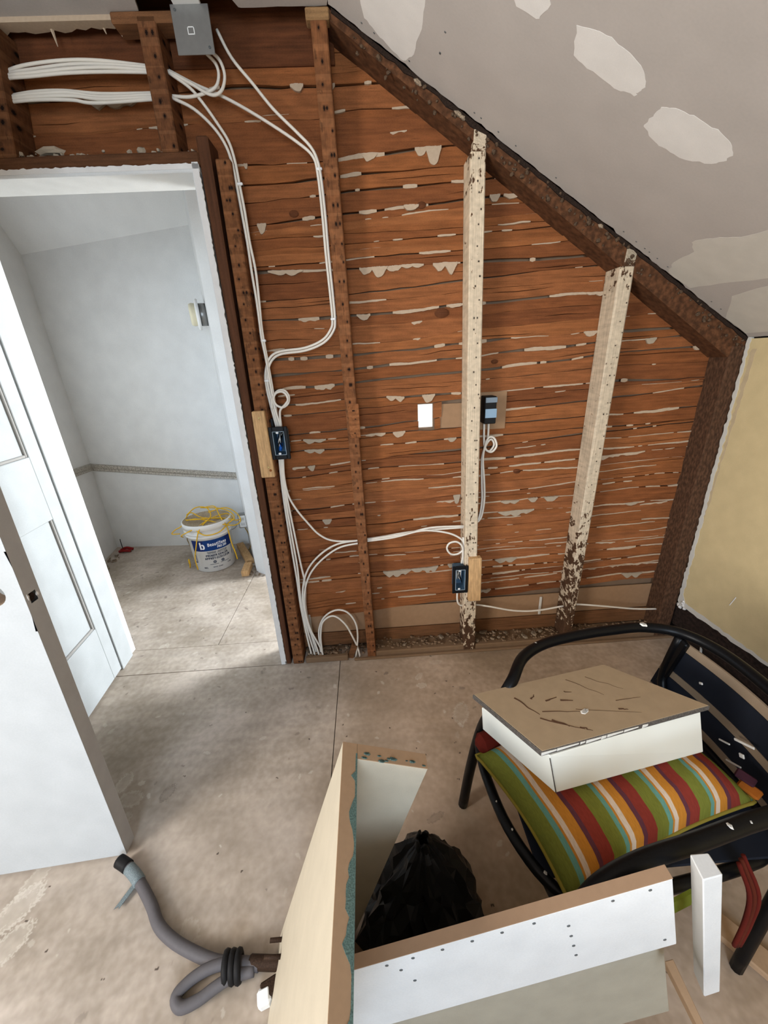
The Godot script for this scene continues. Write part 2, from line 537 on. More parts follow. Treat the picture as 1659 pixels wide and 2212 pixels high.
func _ready() -> void:
	rng.seed = 77
	wob.seed = 3
	wob.frequency = 0.05
	var cam := Camera3D.new()
	cam.name = "camera"
	add_child(cam)
	cam.position = V(0, 1.32, 1.4754)
	cam.rotation_degrees = V(-21.234, -1.7704, -2.8938)
	cam.fov = 105.896
	cam.near = 0.02
	cam.far = 60
	cam.current = true
	var we := WorldEnvironment.new()
	we.name = "world_environment"
	var env := Environment.new()
	var sky := Sky.new()
	var sm := ProceduralSkyMaterial.new()
	sm.sky_top_color = Color(0.55, 0.70, 0.92)
	sm.sky_horizon_color = Color(0.86, 0.91, 0.96)
	sm.ground_bottom_color = Color(0.66, 0.66, 0.64)
	sm.ground_horizon_color = Color(0.86, 0.90, 0.93)
	sky.sky_material = sm
	env.background_mode = Environment.BG_SKY
	env.sky = sky
	env.background_energy_multiplier = 3.0
	env.ambient_light_source = Environment.AMBIENT_SOURCE_SKY
	env.tonemap_mode = Environment.TONE_MAPPER_LINEAR
	env.tonemap_exposure = 1.05
	env.sdfgi_enabled = true
	env.ssao_enabled = true
	env.ssil_enabled = true
	we.environment = env
	add_child(we)
	# daylight from behind the camera and the next room; the rest is added fill
	area("window_daylight", V(-0.15, 1.45, 3.46), V(0, -0.12, -1), Vector2(0.95, 1.1), 5.4, Color(0.84, 0.92, 1.0))
	area("side_fill_light", V(-2.26, 1.30, 2.25), V(1, 0.0, -0.1), Vector2(1.1, 1.1), 8.8, Color(1.0, 0.98, 0.95))  # added fill from an unseen side window, lifts the ceiling
	area("next_room_daylight", V(1.85, 1.35, -1.35), V(-1, -0.1, 0), Vector2(0.8, 1.1), 22.0, Color(0.95, 0.98, 1.0))
	area("hall_fill_light", V(-1.955, 1.40, -0.49), V(0.95, -0.1, -0.30), Vector2(0.5, 0.95), 0.7, Color(0.93, 0.97, 1.0))  # added fill hidden behind the open door, brightens the hall walls
	make_materials()
	room_shell()
	back_wall()
	door_and_hall()
	wiring()
	hall_things()
	chair_group()
	foreground()

# ------------------------------------------------------------------ the room
func room_shell() -> void:
	var fl := struct("floor", "dusty tan plywood subfloor spotted with dried compound", "floor")
	var fm := StandardMaterial3D.new()
	fm.albedo_texture = floor_texture()
	fm.roughness = 0.75
	fm.metallic_specular = 0.35
	for s in [[-2.4, -1.7, -0.84, -0.178], [-0.836, -1.7, 1.8, -0.178], [-2.4, -0.176, -0.2, -0.004], [-0.197, -0.176, 1.8, -0.004], [-2.4, 0.0, -0.2, 1.22], [-0.197, 0.0, 1.8, 1.22], [-2.4, 1.223, 1.8, 3.7]]:
		var st := begin()
		var a := V(s[0], -0.02, s[1])
		var b := V(s[2], 0.0, s[3])
		var mid := (a + b) * 0.5
		var u := func(p: Vector3) -> Vector2: return Vector2((p.x + 2.4) / 4.2, (p.z + 1.7) / 4.2)
		var c := [V(a.x, a.y, a.z), V(b.x, a.y, a.z), V(b.x, a.y, b.z), V(a.x, a.y, b.z), V(a.x, b.y, a.z), V(b.x, b.y, a.z), V(b.x, b.y, b.z), V(a.x, b.y, b.z)]
		for f in [[4, 5, 6, 7], [0, 1, 2, 3], [0, 1, 5, 4], [1, 2, 6, 5], [2, 3, 7, 6], [3, 0, 4, 7]]:
			quad(st, c[f[0]], c[f[1]], c[f[2]], c[f[3]], mid, u.call(c[f[0]]), u.call(c[f[1]]), u.call(c[f[2]]), u.call(c[f[3]]))
		part("plywood_sheet", done(st), fm, fl)
	part("joist_deck", span(V(-2.5, -0.08, -1.75), V(1.9, -0.021, 3.75)), M.black_wood, fl)

	var ce := struct("ceiling", "grey drywall ceiling, flat then sloping down to the right, with whitish joint compound", "ceiling")
	# flat part with the ragged edge over the stripped wall
	var edge := []
	edge.append_array(ragged(Vector2(-2.4, -0.015), Vector2(-0.60, -0.018), 0.03, 0.003))
	edge.append_array([Vector2(-0.545, -0.012), Vector2(-0.53, 0.05), Vector2(-0.30, 0.055), Vector2(-0.277, 0.0)])
	edge.append_array(ragged(Vector2(-0.27, -0.002), Vector2(-0.04, -0.002), 0.03, 0.0015))
	edge.append_array([Vector2(-0.036, 0.02), Vector2(-0.036, 3.7), Vector2(-2.4, 3.7)])
	part("flat_panel", plate_mesh(edge, V(0, 2.225, 0), V(1, 0, 0), V(0, 0, 1), V(0, 0.013, 0)), M.drywall, ce)
	# sloping part: x along the slope from the ridge side
	var su := V(1, -SL, 0).normalized()
	var sn := V(SL, 1, 0).normalized()
	var so := V(-0.036, SC + SL * 0.036, 0)
	var run := (1.402 + 0.036) * sqrt(1.0 + SL * SL)
	var sp := ragged(Vector2(0.0, 0.004), Vector2(run, 0.004), 0.02, 0.0035)
	sp.append_array([Vector2(run, 3.7), Vector2(0, 3.7)])
	part("sloped_panel", plate_mesh(sp, so, su, V(0, 0, 1), sn * 0.013), M.drywall, ce)
	part("roof_deck", plate_mesh([Vector2(-0.1, -0.12), Vector2(run + 0.5, -0.12), Vector2(run + 0.5, 3.75), Vector2(-0.1, 3.75)], so + sn * 0.10, su, V(0, 0, 1), sn * 0.03), M.black_wood, ce)
	part("attic_deck", span(V(-2.5, 2.33, -1.75), V(0.06, 2.37, 3.75)), M.black_wood, ce)
	var pu := func(p: Vector3) -> Vector2: return Vector2((p - so).dot(su), p.z)
	var patches := [
		[V(0.459,1.920,0.440), V(0.509,1.890,0.465), V(0.555,1.861,0.473), V(0.595,1.836,0.465), V(0.615,1.824,0.443), V(0.617,1.824,0.425), V(0.613,1.826,0.410), V(0.579,1.846,0.393), V(0.528,1.878,0.385), V(0.485,1.904,0.385)],
		[V(0.663,1.795,0.434), V(0.681,1.784,0.453), V(0.714,1.763,0.467), V(0.761,1.735,0.479), V(0.795,1.71,0.475), V(0.821,1.698,0.463), V(0.822,1.697,0.44), V(0.816,1.701,0.414), V(0.777,1.725,0.375), V(0.744,1.745,0.362), V(0.714,1.763,0.358), V(0.671,1.790,0.366), V(0.662,1.79,0.40)],
		[V(0.335,1.994,0.399), V(0.39,1.962,0.50), V(0.41,1.962,0.448), V(0.404,1.954,0.415), V(0.398,1.958,0.390), V(0.356,1.983,0.379)],
		[V(0.03,2.175,0.20), V(0.196,2.094,0.345), V(0.20,2.094,0.245), V(0.193,2.084,0.159), V(0.185,2.089,0.066), V(0.165,2.101,0.012), V(0.129,2.123,0.023), V(0.088,2.148,0.036), V(0.055,2.165,0.055)],
		[V(1.02,1.570,0.497), V(1.010,1.581,0.313), V(0.99,1.603,0.25), V(0.975,1.603,0.188), V(1.010,1.581,0.161), V(1.018,1.577,0.068), V(1.051,1.556,0.008), V(1.133,1.506,0.014), V(1.147,1.497,0.162), V(1.16,1.484,0.289), V(1.16,1.48,0.5)],
		[V(1.186,1.470,0.50), V(1.186,1.470,0.243), V(1.201,1.464,0.114), V(1.293,1.408,0.01), V(1.377,1.355,0.01), V(1.38,1.355,0.5)]]
	for k in patches.size():
		var poly := []
		for p in patches[k]: poly.append(pu.call(p))
		var soft := []
		for i in poly.size():      # rounder, slightly ragged outline
			var a: Vector2 = poly[i]
			var b: Vector2 = poly[(i + 1) % poly.size()]
			for q in 4:
				soft.append(a.lerp(b, q / 4.0) + Vector2(rng.randf_range(-1, 1), rng.randf_range(-1, 1)) * 0.003)
		part("joint_compound_patch", plate_mesh(soft, so - sn * 0.0004, su, V(0, 0, 1), sn * 0.0005), M.compound if k < 4 else M.compound_soft, ce)
	var screws := begin()
	for k in 26:
		var q := Vector2(rng.randf_range(0.05, run), 0.03 + (0.0 if k < 16 else rng.randf_range(0.1, 0.5)))
		if k >= 16: q.x = 0.33
		box(screws, so + su * q.x + V(0, 0, q.y), V(0.005, 0.002, 0.004), Basis(su, sn, V(0, 0, 1)), 0.0005)
	part("screw_heads", done(screws), M.screwhead, ce, "stuff")
	# old plaster left along the flat edge above the door
	var pl := begin()
	var op := ragged(Vector2(-1.06, -0.058), Vector2(-0.63, -0.04), 0.02, 0.006)
	op.append_array([Vector2(-0.60, -0.012), Vector2(-1.06, -0.012)])
	plate(pl, PackedVector2Array(op), V(0, 2.214, 0), V(1, 0, 0), V(0, 0, 1), V(0, 0.011, 0))
	for s in [[-0.80, 0.035, 0.008], [-0.618, 0.018, 0.006], [-0.66, 0.012, 0.006]]:
		tube(pl, smooth_path([V(s[0], 2.216, -0.04), V(s[0] + 0.003, 2.216 - s[1], -0.042)], 3), s[2] * 0.6, 5, false, 0.001)
	part("old_plaster_edge", done(pl), M.key, ce)

	var kw := struct("wall_right", "low yellow plaster knee wall with a ragged white edge", "wall")
	var km := mat(Color(0.82, 0.74, 0.565), 0.9, mottle, Vector3(2.2, 2.2, 2.2))
	var kp := ragged(Vector2(0.010, 1.335), Vector2(0.010, 0.225), 0.012, 0.003)
	kp.append_array(ragged(Vector2(0.03, 0.205), Vector2(0.45, 0.232), 0.03, 0.003))
	kp.append_array([Vector2(3.7, 0.23), Vector2(3.7, 1.335)])
	part("yellow_plaster", plate_mesh(kp, V(1.400, 0, 0), V(0, 0, 1), V(0, 1, 0), V(0.018, 0, 0)), km, kw)
	var wp := ragged(Vector2(0.005, 1.34), Vector2(0.005, 0.215), 0.012, 0.003)
	wp.append_array(ragged(Vector2(0.02, 0.20), Vector2(0.45, 0.222), 0.02, 0.003))
	wp.append_array(ragged(Vector2(0.45, 0.234), Vector2(0.045, 0.228), 0.02, 0.003))
	wp.append_array(ragged(Vector2(0.026, 0.26), Vector2(0.017, 1.34), 0.012, 0.003))
	part("bare_plaster_edge", plate_mesh(wp, V(1.3988, 0, 0), V(0, 0, 1), V(0, 1, 0), V(0.012, 0, 0)), M.compound_soft, kw)
	var gp := ragged(Vector2(0.03, 1.30), Vector2(0.022, 0.62), 0.012, 0.004)
	gp.append_array(ragged(Vector2(0.026, 0.62), Vector2(0.05, 1.30), 0.02, 0.004))
	part("grey_scrape", plate_mesh(gp, V(1.3995, 0, 0), V(0, 0, 1), V(0, 1, 0), V(0.01, 0, 0)), mat(Color(0.76, 0.68, 0.55), 0.95, mottle, Vector3(4, 4, 4)), kw)
	part("paint_streak", box_mesh(V(1.399, 0.372, 0.245), V(0.002, 0.05, 0.004), Basis(V(1, 0, 0), 0.3)), M.compound, kw)
	part("bottom_board", span(V(1.412, 0.075, -0.09), V(1.437, 0.24, 3.7), 0.004), M.black_wood, kw)
	part("floor_plate", span(V(1.45, 0.0, -0.09), V(1.52, 0.07, 3.7), 0.004), M.tar, kw)
	part("outer_boarding", span(V(1.56, -0.05, -0.2), V(1.6, 1.4, 3.75)), M.black_wood, kw)
	var rub := begin()
	for k in 90:
		lump(rub, V(1.425 + rng.randf_range(-0.02, 0.05), 0.006, rng.randf_range(-0.05, 0.6)), V(0.014, 0.012, 0.02) * rng.randf_range(0.4, 1.5), Basis(Vector3.UP, rng.randf() * 6.0))
	part("rubble", done(rub), M.tar, kw, "stuff")
	var crumb := begin()
	for k in 10:
		lump(crumb, V(1.40 + rng.randf_range(-0.005, 0.012), rng.randf_range(0.19, 0.235), rng.randf_range(0.005, 0.06)), V(0.018, 0.02, 0.022) * rng.randf_range(0.5, 1.3))
	part("plaster_crumbs", done(crumb), M.compound, kw, "stuff")

	var wl := struct("wall_left", "plain grey drywall on the left of the room", "wall")
	for q in [[0.0, 2.33, 0.0, 1.65], [0.0, 2.33, 2.85, 3.7], [0.0, 0.7, 1.65, 2.85], [1.9, 2.33, 1.65, 2.85]]:
		part("panel", span(V(-2.42, q[0], q[2]), V(-2.3, q[1], q[3])), M.drywall, wl)
	var w2 := struct("window_2", "white framed side window added as fill, unseen behind the viewer on the left", "window")  # unseen window, added to give the room fill light
	for q in [[0.7, 1.9, 1.65, 1.70], [0.7, 1.9, 2.80, 2.85], [0.7, 0.75, 1.70, 2.80], [1.85, 1.9, 1.70, 2.80]]:
		part("window_frame", span(V(-2.40, q[0], q[2]), V(-2.32, q[1], q[3])), M.white, w2)
	var wf := struct("wall_front", "plain drywall gable with the window that lights the room", "wall")
	for s in [[-2.42, 0.0, -0.70, 2.33], [0.40, 0.0, 1.6, 2.33], [-0.70, 0.0, 0.40, 0.85], [-0.70, 2.05, 0.40, 2.33]]:
		part("panel", span(V(s[0], s[1], 3.5), V(s[2], s[3], 3.62)), M.drywall, wf)
	var wn := struct("window_1", "white framed window behind the viewer", "window")
	for s in [[-0.70, 0.85, -0.64, 2.05], [0.34, 0.85, 0.40, 2.05], [-0.64, 0.85, 0.34, 0.91], [-0.64, 1.99, 0.34, 2.05]]:
		part("window_frame", span(V(s[0], s[1], 3.52), V(s[2], s[3], 3.6)), M.white, wn)

# ------------------------------------------------------------------ stripped wall
func lath_piece(x0: float, x1: float, lo: Callable, hi: Callable, z: float, twist: float, crack := Vector3.ZERO) -> ArrayMesh:
	var n := maxi(4, int((x1 - x0) / 0.05))
	var st := begin()
	var th := 0.011
	var zl := z + twist
	var zh := z - twist
	for i in n:
		var xa := lerpf(x0, x1, float(i) / n)
		var xb := lerpf(x0, x1, float(i + 1) / n)
		var la: float = lo.call(xa)
		var lb: float = lo.call(xb)
		var ha: float = hi.call(xa)
		var hb: float = hi.call(xb)
		var mid := V((xa + xb) / 2, (la + hb) / 2, z - th / 2)
		# a split in the wood: x from, x to, height within the lath
		var wa := 0.0013 * sqrt(maxf(0.0, 1.0 - pow((2.0 * xa - crack.x - crack.y) / maxf(crack.y - crack.x, 0.001), 2.0)))
		var wb := 0.0013 * sqrt(maxf(0.0, 1.0 - pow((2.0 * xb - crack.x - crack.y) / maxf(crack.y - crack.x, 0.001), 2.0)))
		if wa + wb > 0.0:
			var ca := lerpf(la, ha, crack.z) + wob.get_noise_2d(xa * 120.0, crack.z * 800.0) * 0.004
			var cb := lerpf(lb, hb, crack.z) + wob.get_noise_2d(xb * 120.0, crack.z * 800.0) * 0.004
			var zc := (zl + zh) / 2
			quad(st, V(xa, la, zl), V(xb, lb, zl), V(xb, cb - wb, zc), V(xa, ca - wa, zc), mid)
			quad(st, V(xa, ca + wa, zc), V(xb, cb + wb, zc), V(xb, hb, zh), V(xa, ha, zh), mid)
			quad(st, V(xa, ca - wa, zc), V(xb, cb - wb, zc), V(xb, cb, zc - th), V(xa, ca, zc - th), mid - V(0, 0.01, 0))
			quad(st, V(xa, ca + wa, zc), V(xb, cb + wb, zc), V(xb, cb, zc - th), V(xa, ca, zc - th), mid + V(0, 0.01, 0))
		else:
			quad(st, V(xa, la, zl), V(xb, lb, zl), V(xb, hb, zh), V(xa, ha, zh), mid)
		quad(st, V(xa, la, zl), V(xb, lb, zl), V(xb, lb, zl - th), V(xa, la, zl - th), mid)
		quad(st, V(xa, ha, zh), V(xb, hb, zh), V(xb, hb, zh - th), V(xa, ha, zh - th), mid)
		if i == 0: quad(st, V(xa, la, zl), V(xa, ha, zh), V(xa, ha, zh - th), V(xa, la, zl - th), mid)
		if i == n - 1: quad(st, V(xb, lb, zl), V(xb, hb, zh), V(xb, hb, zh - th), V(xb, lb, zl - th), mid)
	return done(st)

func slope_x(y: float) -> float:
	return (SC - y) / SL

func back_wall() -> void:
	var w := struct("wall_back", "gable wall stripped to brown laths between bare studs, with slivers of old plaster", "wall")
	# the plaster of the next room behind the laths, open at the hole
	var hx0 := 0.205
	var hx1 := 0.268
	var hy0 := 1.060
	var hy1 := 1.154
	for s in [[-0.455, 0.0, hx0, 2.33], [hx1, 0.0, 1.56, 2.33], [hx0, 0.0, hx1, hy0], [hx0, hy1, hx1, 2.33]]:
		part("plaster_backing", span(V(s[0], s[1], -0.135), V(s[2], s[3], -0.1105), 0.0005), M.backing, w)
	part("plaster_backing", span(V(-2.4, 1.90, -0.135), V(-0.455, 2.33, -0.1105), 0.0005), M.backing, w)
	# laths
	var breaks := [-0.065, 0.41, 0.905]
	var y := 0.222
	var keys := begin()
	var rows := []          # foot of the row, its height, its opening below
	while y < 2.21:
		var pitch: float = [0.047, 0.042, 0.052, 0.021, 0.038, 0.048, 0.026, 0.044, 0.033][rng.randi() % 9] * rng.randf_range(0.92, 1.08)
		var open: float = [0.0006, 0.0010, 0.0014, 0.0035, 0.0045, 0.0060, 0.0085][rng.randi() % 7]
		if y < 0.95: pitch *= 0.86
		if pitch < 0.03: open = minf(open, 0.002)
		rows.append([y, pitch, open])
		y += pitch
	var line := func(r: int, x: float) -> float:
		var base: float = rows[r][0] if r < rows.size() else 2.26
		var tilt := 0.036 * x + wob.get_noise_2d(r * 9.0, 400.0) * 0.055 * (x - 0.4)
		return base + tilt + wob.get_noise_2d(x * 24.0 + 300.0, r * 3.0) * 0.016 + wob.get_noise_2d(x * 110.0, r * 60.0) * 0.0035
	var gap := func(r: int, x: float) -> float:
		var o: float = rows[r][2] if r < rows.size() else 0.003
		return clampf(o * (1.0 + wob.get_noise_2d(x * 36.0, r * 50.0 + 900.0) * 1.9) + wob.get_noise_2d(x * 160.0, r * 31.0) * 0.0008, 0.0002, 0.011)
	for r in rows.size():
		var y0: float = rows[r][0]
		var lo := func(x: float) -> float: return line.call(r, x) + gap.call(r, x) * 0.5
		var hi := func(x: float) -> float: return maxf(line.call(r + 1, x) - gap.call(r + 1, x) * 0.5, line.call(r, x) + gap.call(r, x) * 0.5 + 0.004)
		var right := minf(1.40, slope_x(y0) + 0.06)
		var cuts := [-0.452 if y0 < 1.90 else -1.06]
		var pick := rng.randi() % 4
		for k in 3:
			if pick == 3 or k == pick or (pick == 0 and k == 2): cuts.append(breaks[k])
		var spans := []
		for k in cuts.size():
			var a: float = cuts[k]
			var b: float = cuts[k + 1] - 0.002 if k + 1 < cuts.size() else right
			b = minf(b, right)
			if b - a > 0.03: spans.append([a, b])
		var out := []
		for s in spans:         # keep the hole and the pale patch free
			if y0 + rows[r][1] > hy0 + 0.012 and y0 < hy1 - 0.012 and s[0] < 0.39 and s[1] > hx0:
				if s[0] < hx0 - 0.02: out.append([s[0], hx0 - rng.randf_range(0, 0.004)])
				out.append([hx1 + rng.randf_range(-0.004, 0.004), 0.292 + rng.randf_range(0, 0.006)])
				if s[1] > 0.41: out.append([0.40, s[1]])
			else: out.append(s)
		for s in out:
			var z := -0.0895 + rng.randf_range(-0.003, 0.003)
			var c0 := rng.randf_range(s[0], s[1])
			var crack := V(c0, c0 + rng.randf_range(0.12, 0.45), rng.randf_range(0.25, 0.75)) if rows[r][1] > 0.036 and rng.randf() < 0.75 else Vector3.ZERO
			var shade: int = [0, 0, 1, 2, 3, 4, 4, 5][rng.randi() % 8]
			part("lath", lath_piece(s[0], s[1], lo, hi, z, rng.randf_range(-0.0028, 0.0028), crack), M["lath%d" % shade], w)
		# plaster that squeezed through the gap below this lath
		if r > 0:
			var x := -0.40 if y0 < 1.90 else -1.0
			var chance := 0.30 if rows[r][2] < 0.002 else 0.66
			while x < right - 0.05:
				var low := y0 < 0.95 and x > 0.35
				var ln := rng.randf_range(0.012, 0.05) if rng.randf() < (0.25 if low else 0.5) else rng.randf_range(0.04, 0.20 if not low else 0.30)
				if rng.randf() < chance + (0.30 if low else 0.0) and not (absf(y0 - 1.1) < 0.07 and x + ln > 0.18 and x < 0.42):
					var n := maxi(2, int(ln / 0.008))
					var front := -0.0868 + rng.randf_range(-0.003, 0.002)
					var fat := rng.randf_range(0.0006, 0.0022)
					var slump := rng.randf_range(0.002, 0.010) if rng.randf() < 0.13 else 0.0006
					var tear := rng.randf() * 90.0
					var pts := []
					for i in n + 1:
						var xx := x + ln * i / n
						var c: float = line.call(r, xx)
						var g: float = gap.call(r, xx) * 0.5
						var e := minf(1.0, 4.0 * minf(float(i) / n, 1.0 - float(i) / n) + 0.25)
						var t := (g + fat) * (0.55 + 0.45 * e)
						pts.append([xx, c - t * rng.randf_range(0.88, 1.1) - slump * e * maxf(0.0, 0.4 + wob.get_noise_2d(xx * 420.0, tear) * 1.6), c + t * rng.randf_range(0.88, 1.08)])
					for i in n:
						var p: Array = pts[i]
						var q: Array = pts[i + 1]
						var mid := V(p[0], (p[1] + p[2]) / 2, front - 0.006)
						quad(keys, V(p[0], p[1], front), V(q[0], q[1], front), V(q[0], q[2], front), V(p[0], p[2], front), mid)
						quad(keys, V(p[0], p[1], front), V(q[0], q[1], front), V(q[0], q[1], front - 0.012), V(p[0], p[1], front - 0.012), mid)
						quad(keys, V(p[0], p[2], front), V(q[0], q[2], front), V(q[0], q[2], front - 0.012), V(p[0], p[2], front - 0.012), mid)
				x += ln + rng.randf_range(0.01, 0.05 if low else 0.16)
	part("plaster_slivers", done(keys), M.key, w, "stuff")
	# the big keys of plaster that slumped out over the lath below: x, y, length, drop, greyer
	var big := [
		[0.03, 1.600, 0.05, 0.022, 0], [0.075, 1.603, 0.055, 0.034, 0], [0.125, 1.606, 0.06, 0.022, 0], [0.19, 1.611, 0.08, 0.010, 0], [0.305, 1.62, 0.085, 0.034, 0],
		[0.265, 1.985, 0.05, 0.040, 0], [0.225, 1.980, 0.04, 0.016, 0], [0.06, 1.955, 0.045, 0.022, 0], [0.115, 1.210, 0.07, 0.026, 0], [0.245, 1.215, 0.05, 0.026, 0],
		[0.125, 1.055, 0.05, 0.038, 0], [0.03, 1.058, 0.08, 0.012, 0], [-0.215, 1.04, 0.09, 0.018, 1], [-0.22, 0.995, 0.08, 0.016, 1], [0.095, 0.505, 0.13, 0.028, 1], [0.19, 0.515, 0.06, 0.018, 1],
		[0.25, 0.50, 0.07, 0.022, 1], [0.345, 0.505, 0.03, 0.03, 1], [0.24, 0.415, 0.09, 0.018, 1], [-0.20, 0.70, 0.04, 0.024, 1], [-0.24, 0.92, 0.03, 0.024, 1], [0.365, 0.745, 0.03, 0.044, 1],
		[0.60, 0.71, 0.08, 0.016, 1], [0.78, 0.745, 0.06, 0.026, 1], [0.70, 0.738, 0.04, 0.018, 1], [0.63, 0.595, 0.16, 0.022, 1], [0.60, 0.525, 0.10, 0.018, 1], [0.50, 0.27, 0.07, 0.018, 1], [1.22, 0.31, 0.10, 0.026, 1], [1.15, 0.62, 0.06, 0.012, 1],
		[1.10, 1.355, 0.04, 0.026, 1], [0.86, 1.445, 0.05, 0.018, 0], [0.93, 1.545, 0.04, 0.014, 0], [0.86, 1.51, 0.07, 0.014, 0], [0.47, 1.775, 0.035, 0.018, 0], [0.55, 1.725, 0.10, 0.012, 0], [-0.31, 1.715, 0.03, 0.030, 0], [-0.25, 1.665, 0.12, 0.014, 0],
		[-0.335, 1.955, 0.012, 0.012, 0], [0.19, 1.785, 0.05, 0.014, 0], [0.345, 1.505, 0.06, 0.012, 0], [1.29, 1.27, 0.03, 0.018, 0], [0.01, 1.415, 0.05, 0.018, 0], [0.34, 1.035, 0.035, 0.016, 1],
		[-0.70, 2.095, 0.17, 0.028, 1], [-0.06, 2.05, 0.05, 0.018, 0], [-0.15, 2.045, 0.04, 0.014, 0]]
	for b in big:
		var best := 1
		for r in range(1, rows.size()):
			if rows[r][2] > 0.002 and absf(line.call(r, b[0]) - b[1]) < absf(line.call(best, b[0]) - b[1]): best = r
		var n := 14
		var top := []
		var bot := []
		var sd := rng.randf() * 500.0
		for i in n + 1:
			var t := float(i) / n
			var xx: float = (t - 0.5) * b[2]
			var c: float = line.call(best, b[0] + xx)
			var e := minf(1.0, 3.5 * minf(t, 1.0 - t) + 0.2)
			top.append(Vector2(b[0] + xx, c + 0.002 + rng.randf() * 0.0015))
			bot.append(Vector2(b[0] + xx, c - 0.002 - b[3] * e * (0.30 + 0.70 * pow(absf(sin(PI * (t * (1.0 + floorf(b[2] / 0.065)) * 0.97 + 0.02))), 0.75)) * (0.8 + wob.get_noise_2d(xx * 120.0, sd) * 0.8)))
		bot.reverse()
		top.append_array(bot)
		part("plaster_key", plate_mesh(top, V(0, 0, -0.090), V(1, 0, 0), V(0, 1, 0), V(0, 0, 0.0055 + rng.randf_range(0, 0.003))), M.key_grey if b[4] else M.key, w)
	# knots
	for k in [[0.295, 1.475, 0.020], [0.225, 1.80, 0.012], [-0.20, 1.79, 0.012], [0.62, 0.86, 0.012], [0.5, 1.30, 0.010]]:
		var st := begin(true)
		lathe(st, [Vector2(0, 0.0014), Vector2(k[2] * 0.5, 0.001), Vector2(k[2] * 0.55, 0.0004), Vector2(k[2], 0.0008), Vector2(k[2], -0.004)], 14, V(k[0], k[1], -0.0868), Basis(Vector3.RIGHT, PI / 2).scaled(V(1.3, 0.8, 1.0)))
		part("knot", done(st), M.brown_x, w)
	# pale board patched in beside the hole and the strip of board low down
	part("patch_board", span(V(0.289, 1.058, -0.0975), V(0.405, 1.153, -0.0945), 0.0005), M.patchboard, w)
	part("patch_board", span(V(0.44, 1.045, -0.0975), V(0.555, 1.19, -0.0835), 0.0005), M.patchboard, w)
	for s in [[-0.40, -0.07, 0.100, 0.218], [-0.065, 0.41, 0.100, 0.220], [0.412, 0.90, 0.114, 0.232], [0.902, 1.36, 0.12, 0.250]]:
		part("low_board_strip", span(V(s[0], s[2], -0.0975), V(s[1], s[3], -0.092), 0.0005), M.patchboard, w)
		part("bottom_board", span(V(s[0], s[2] - 0.078, -0.0965), V(s[1], s[2] - 0.003, -0.086), 0.002), M.board_x, w)
	for s in [[-0.335, 0.16], [0.79, 0.17]]:
		part("white_stub", box_mesh(V(s[0], s[1], -0.088), V(0.012, 0.10, 0.006)), M.compound_soft, w)
	# sole plate with the cut-out on the left, and its rubble
	part("sole_plate", span(V(-0.06, 0.0, -0.098), V(1.44, 0.034, -0.004), 0.004), M.sill_x, w)
	part("sole_plate", span(V(-0.44, 0.0, -0.098), V(-0.06, 0.010, -0.075), 0.003), M.sill_x, w)
	part("cut_board", span(V(-0.36, 0.0, -0.016), V(-0.16, 0.030, 0.004), 0.003), M.sill_x, w)
	part("wedge", box_mesh(V(-0.138, 0.035, -0.02), V(0.028, 0.075, 0.02), Basis(Vector3.BACK, -0.35)), M.board_x, w)
	part("front_edge_strip", span(V(-0.13, 0.0, -0.003), V(1.42, 0.012, 0.012), 0.003), M.sill_x, w)
	var rub := begin()
	for k in 520:
		var left := rng.randf() < 0.22
		var p := V(rng.randf_range(-0.36, -0.08), 0.008 + rng.randf() * 0.02, rng.randf_range(-0.085, -0.02)) if left else V(rng.randf_range(-0.03, 1.36), 0.036 + rng.randf() * 0.012, rng.randf_range(-0.085, -0.015))
		lump(rub, p, V(0.016, 0.010, 0.013) * rng.randf_range(0.25, 1.25), Basis(Vector3.UP, rng.randf() * 6.0), 5)
	part("rubble", done(rub), M.dust, w, "stuff")
	for k in 26:
		var st := begin()
		lump(st, V(rng.randf_range(-0.03, 0.85), 0.046, rng.randf_range(-0.075, -0.012)) if k > 7 else V(rng.randf_range(-0.36, -0.1), 0.028, rng.randf_range(-0.07, -0.02)), V(0.034, 0.016, 0.022) * rng.randf_range(0.6, 1.35), Basis(Vector3.UP, rng.randf() * 6.0) * Basis(Vector3.RIGHT, rng.randf_range(-0.6, 0.6)))
		part("plaster_chunk", done(st), M.chunk if k % 3 else M.dust, w)

	# studs
	part("stud", stick_mesh(-0.453, -0.432, 0.0, -0.451, -0.416, 1.962, -0.098, -0.001), M.dark_y, w)
	part("stud", stick_mesh(-0.420, -0.372, 0.0, -0.404, -0.360, 1.906, -0.09, 0.002), stud_mat(Color(0.46, 0.295, 0.18), 46, 0, 101), w)
	part("stud", stick_mesh(-0.066, -0.026, 0.0, -0.088, -0.043, 2.205, -0.088, 0.0), stud_mat(Color(0.475, 0.305, 0.19), 40, 0, 201), w)
	part("stud_splice", span(V(-0.069, 1.055, -0.004), V(-0.028, 1.18, 0.0025)), stud_mat(Color(0.52, 0.33, 0.20), 3, 0, 203), w)
	var cream := Color(0.80, 0.73, 0.63)
	part("stud", stick_mesh(0.396, 0.452, 0.0, 0.364, 0.412, 1.905, -0.09, 0.0, 0.004), stud_mat(cream, 44, 1, 301), w)
	var lap := begin()
	block(lap, [V(0.371, 1.90, -0.03), V(0.411, 1.90, -0.03), V(0.374, 1.965, -0.03), V(0.414, 1.942, -0.03), V(0.371, 1.90, 0.0), V(0.411, 1.90, 0.0), V(0.374, 1.968, 0.0), V(0.414, 1.945, 0.0)], 0.003)
	part("stud_lap", done(lap), stud_mat(cream * 0.93, 0, 1, 311), w)
	part("stud", stick_mesh(0.874, 0.918, 0.0, 0.886, 0.938, 1.585, -0.09, 0.0, 0.005), stud_mat(cream * 0.96, 34, 2, 401), w)
	var lap2 := begin()
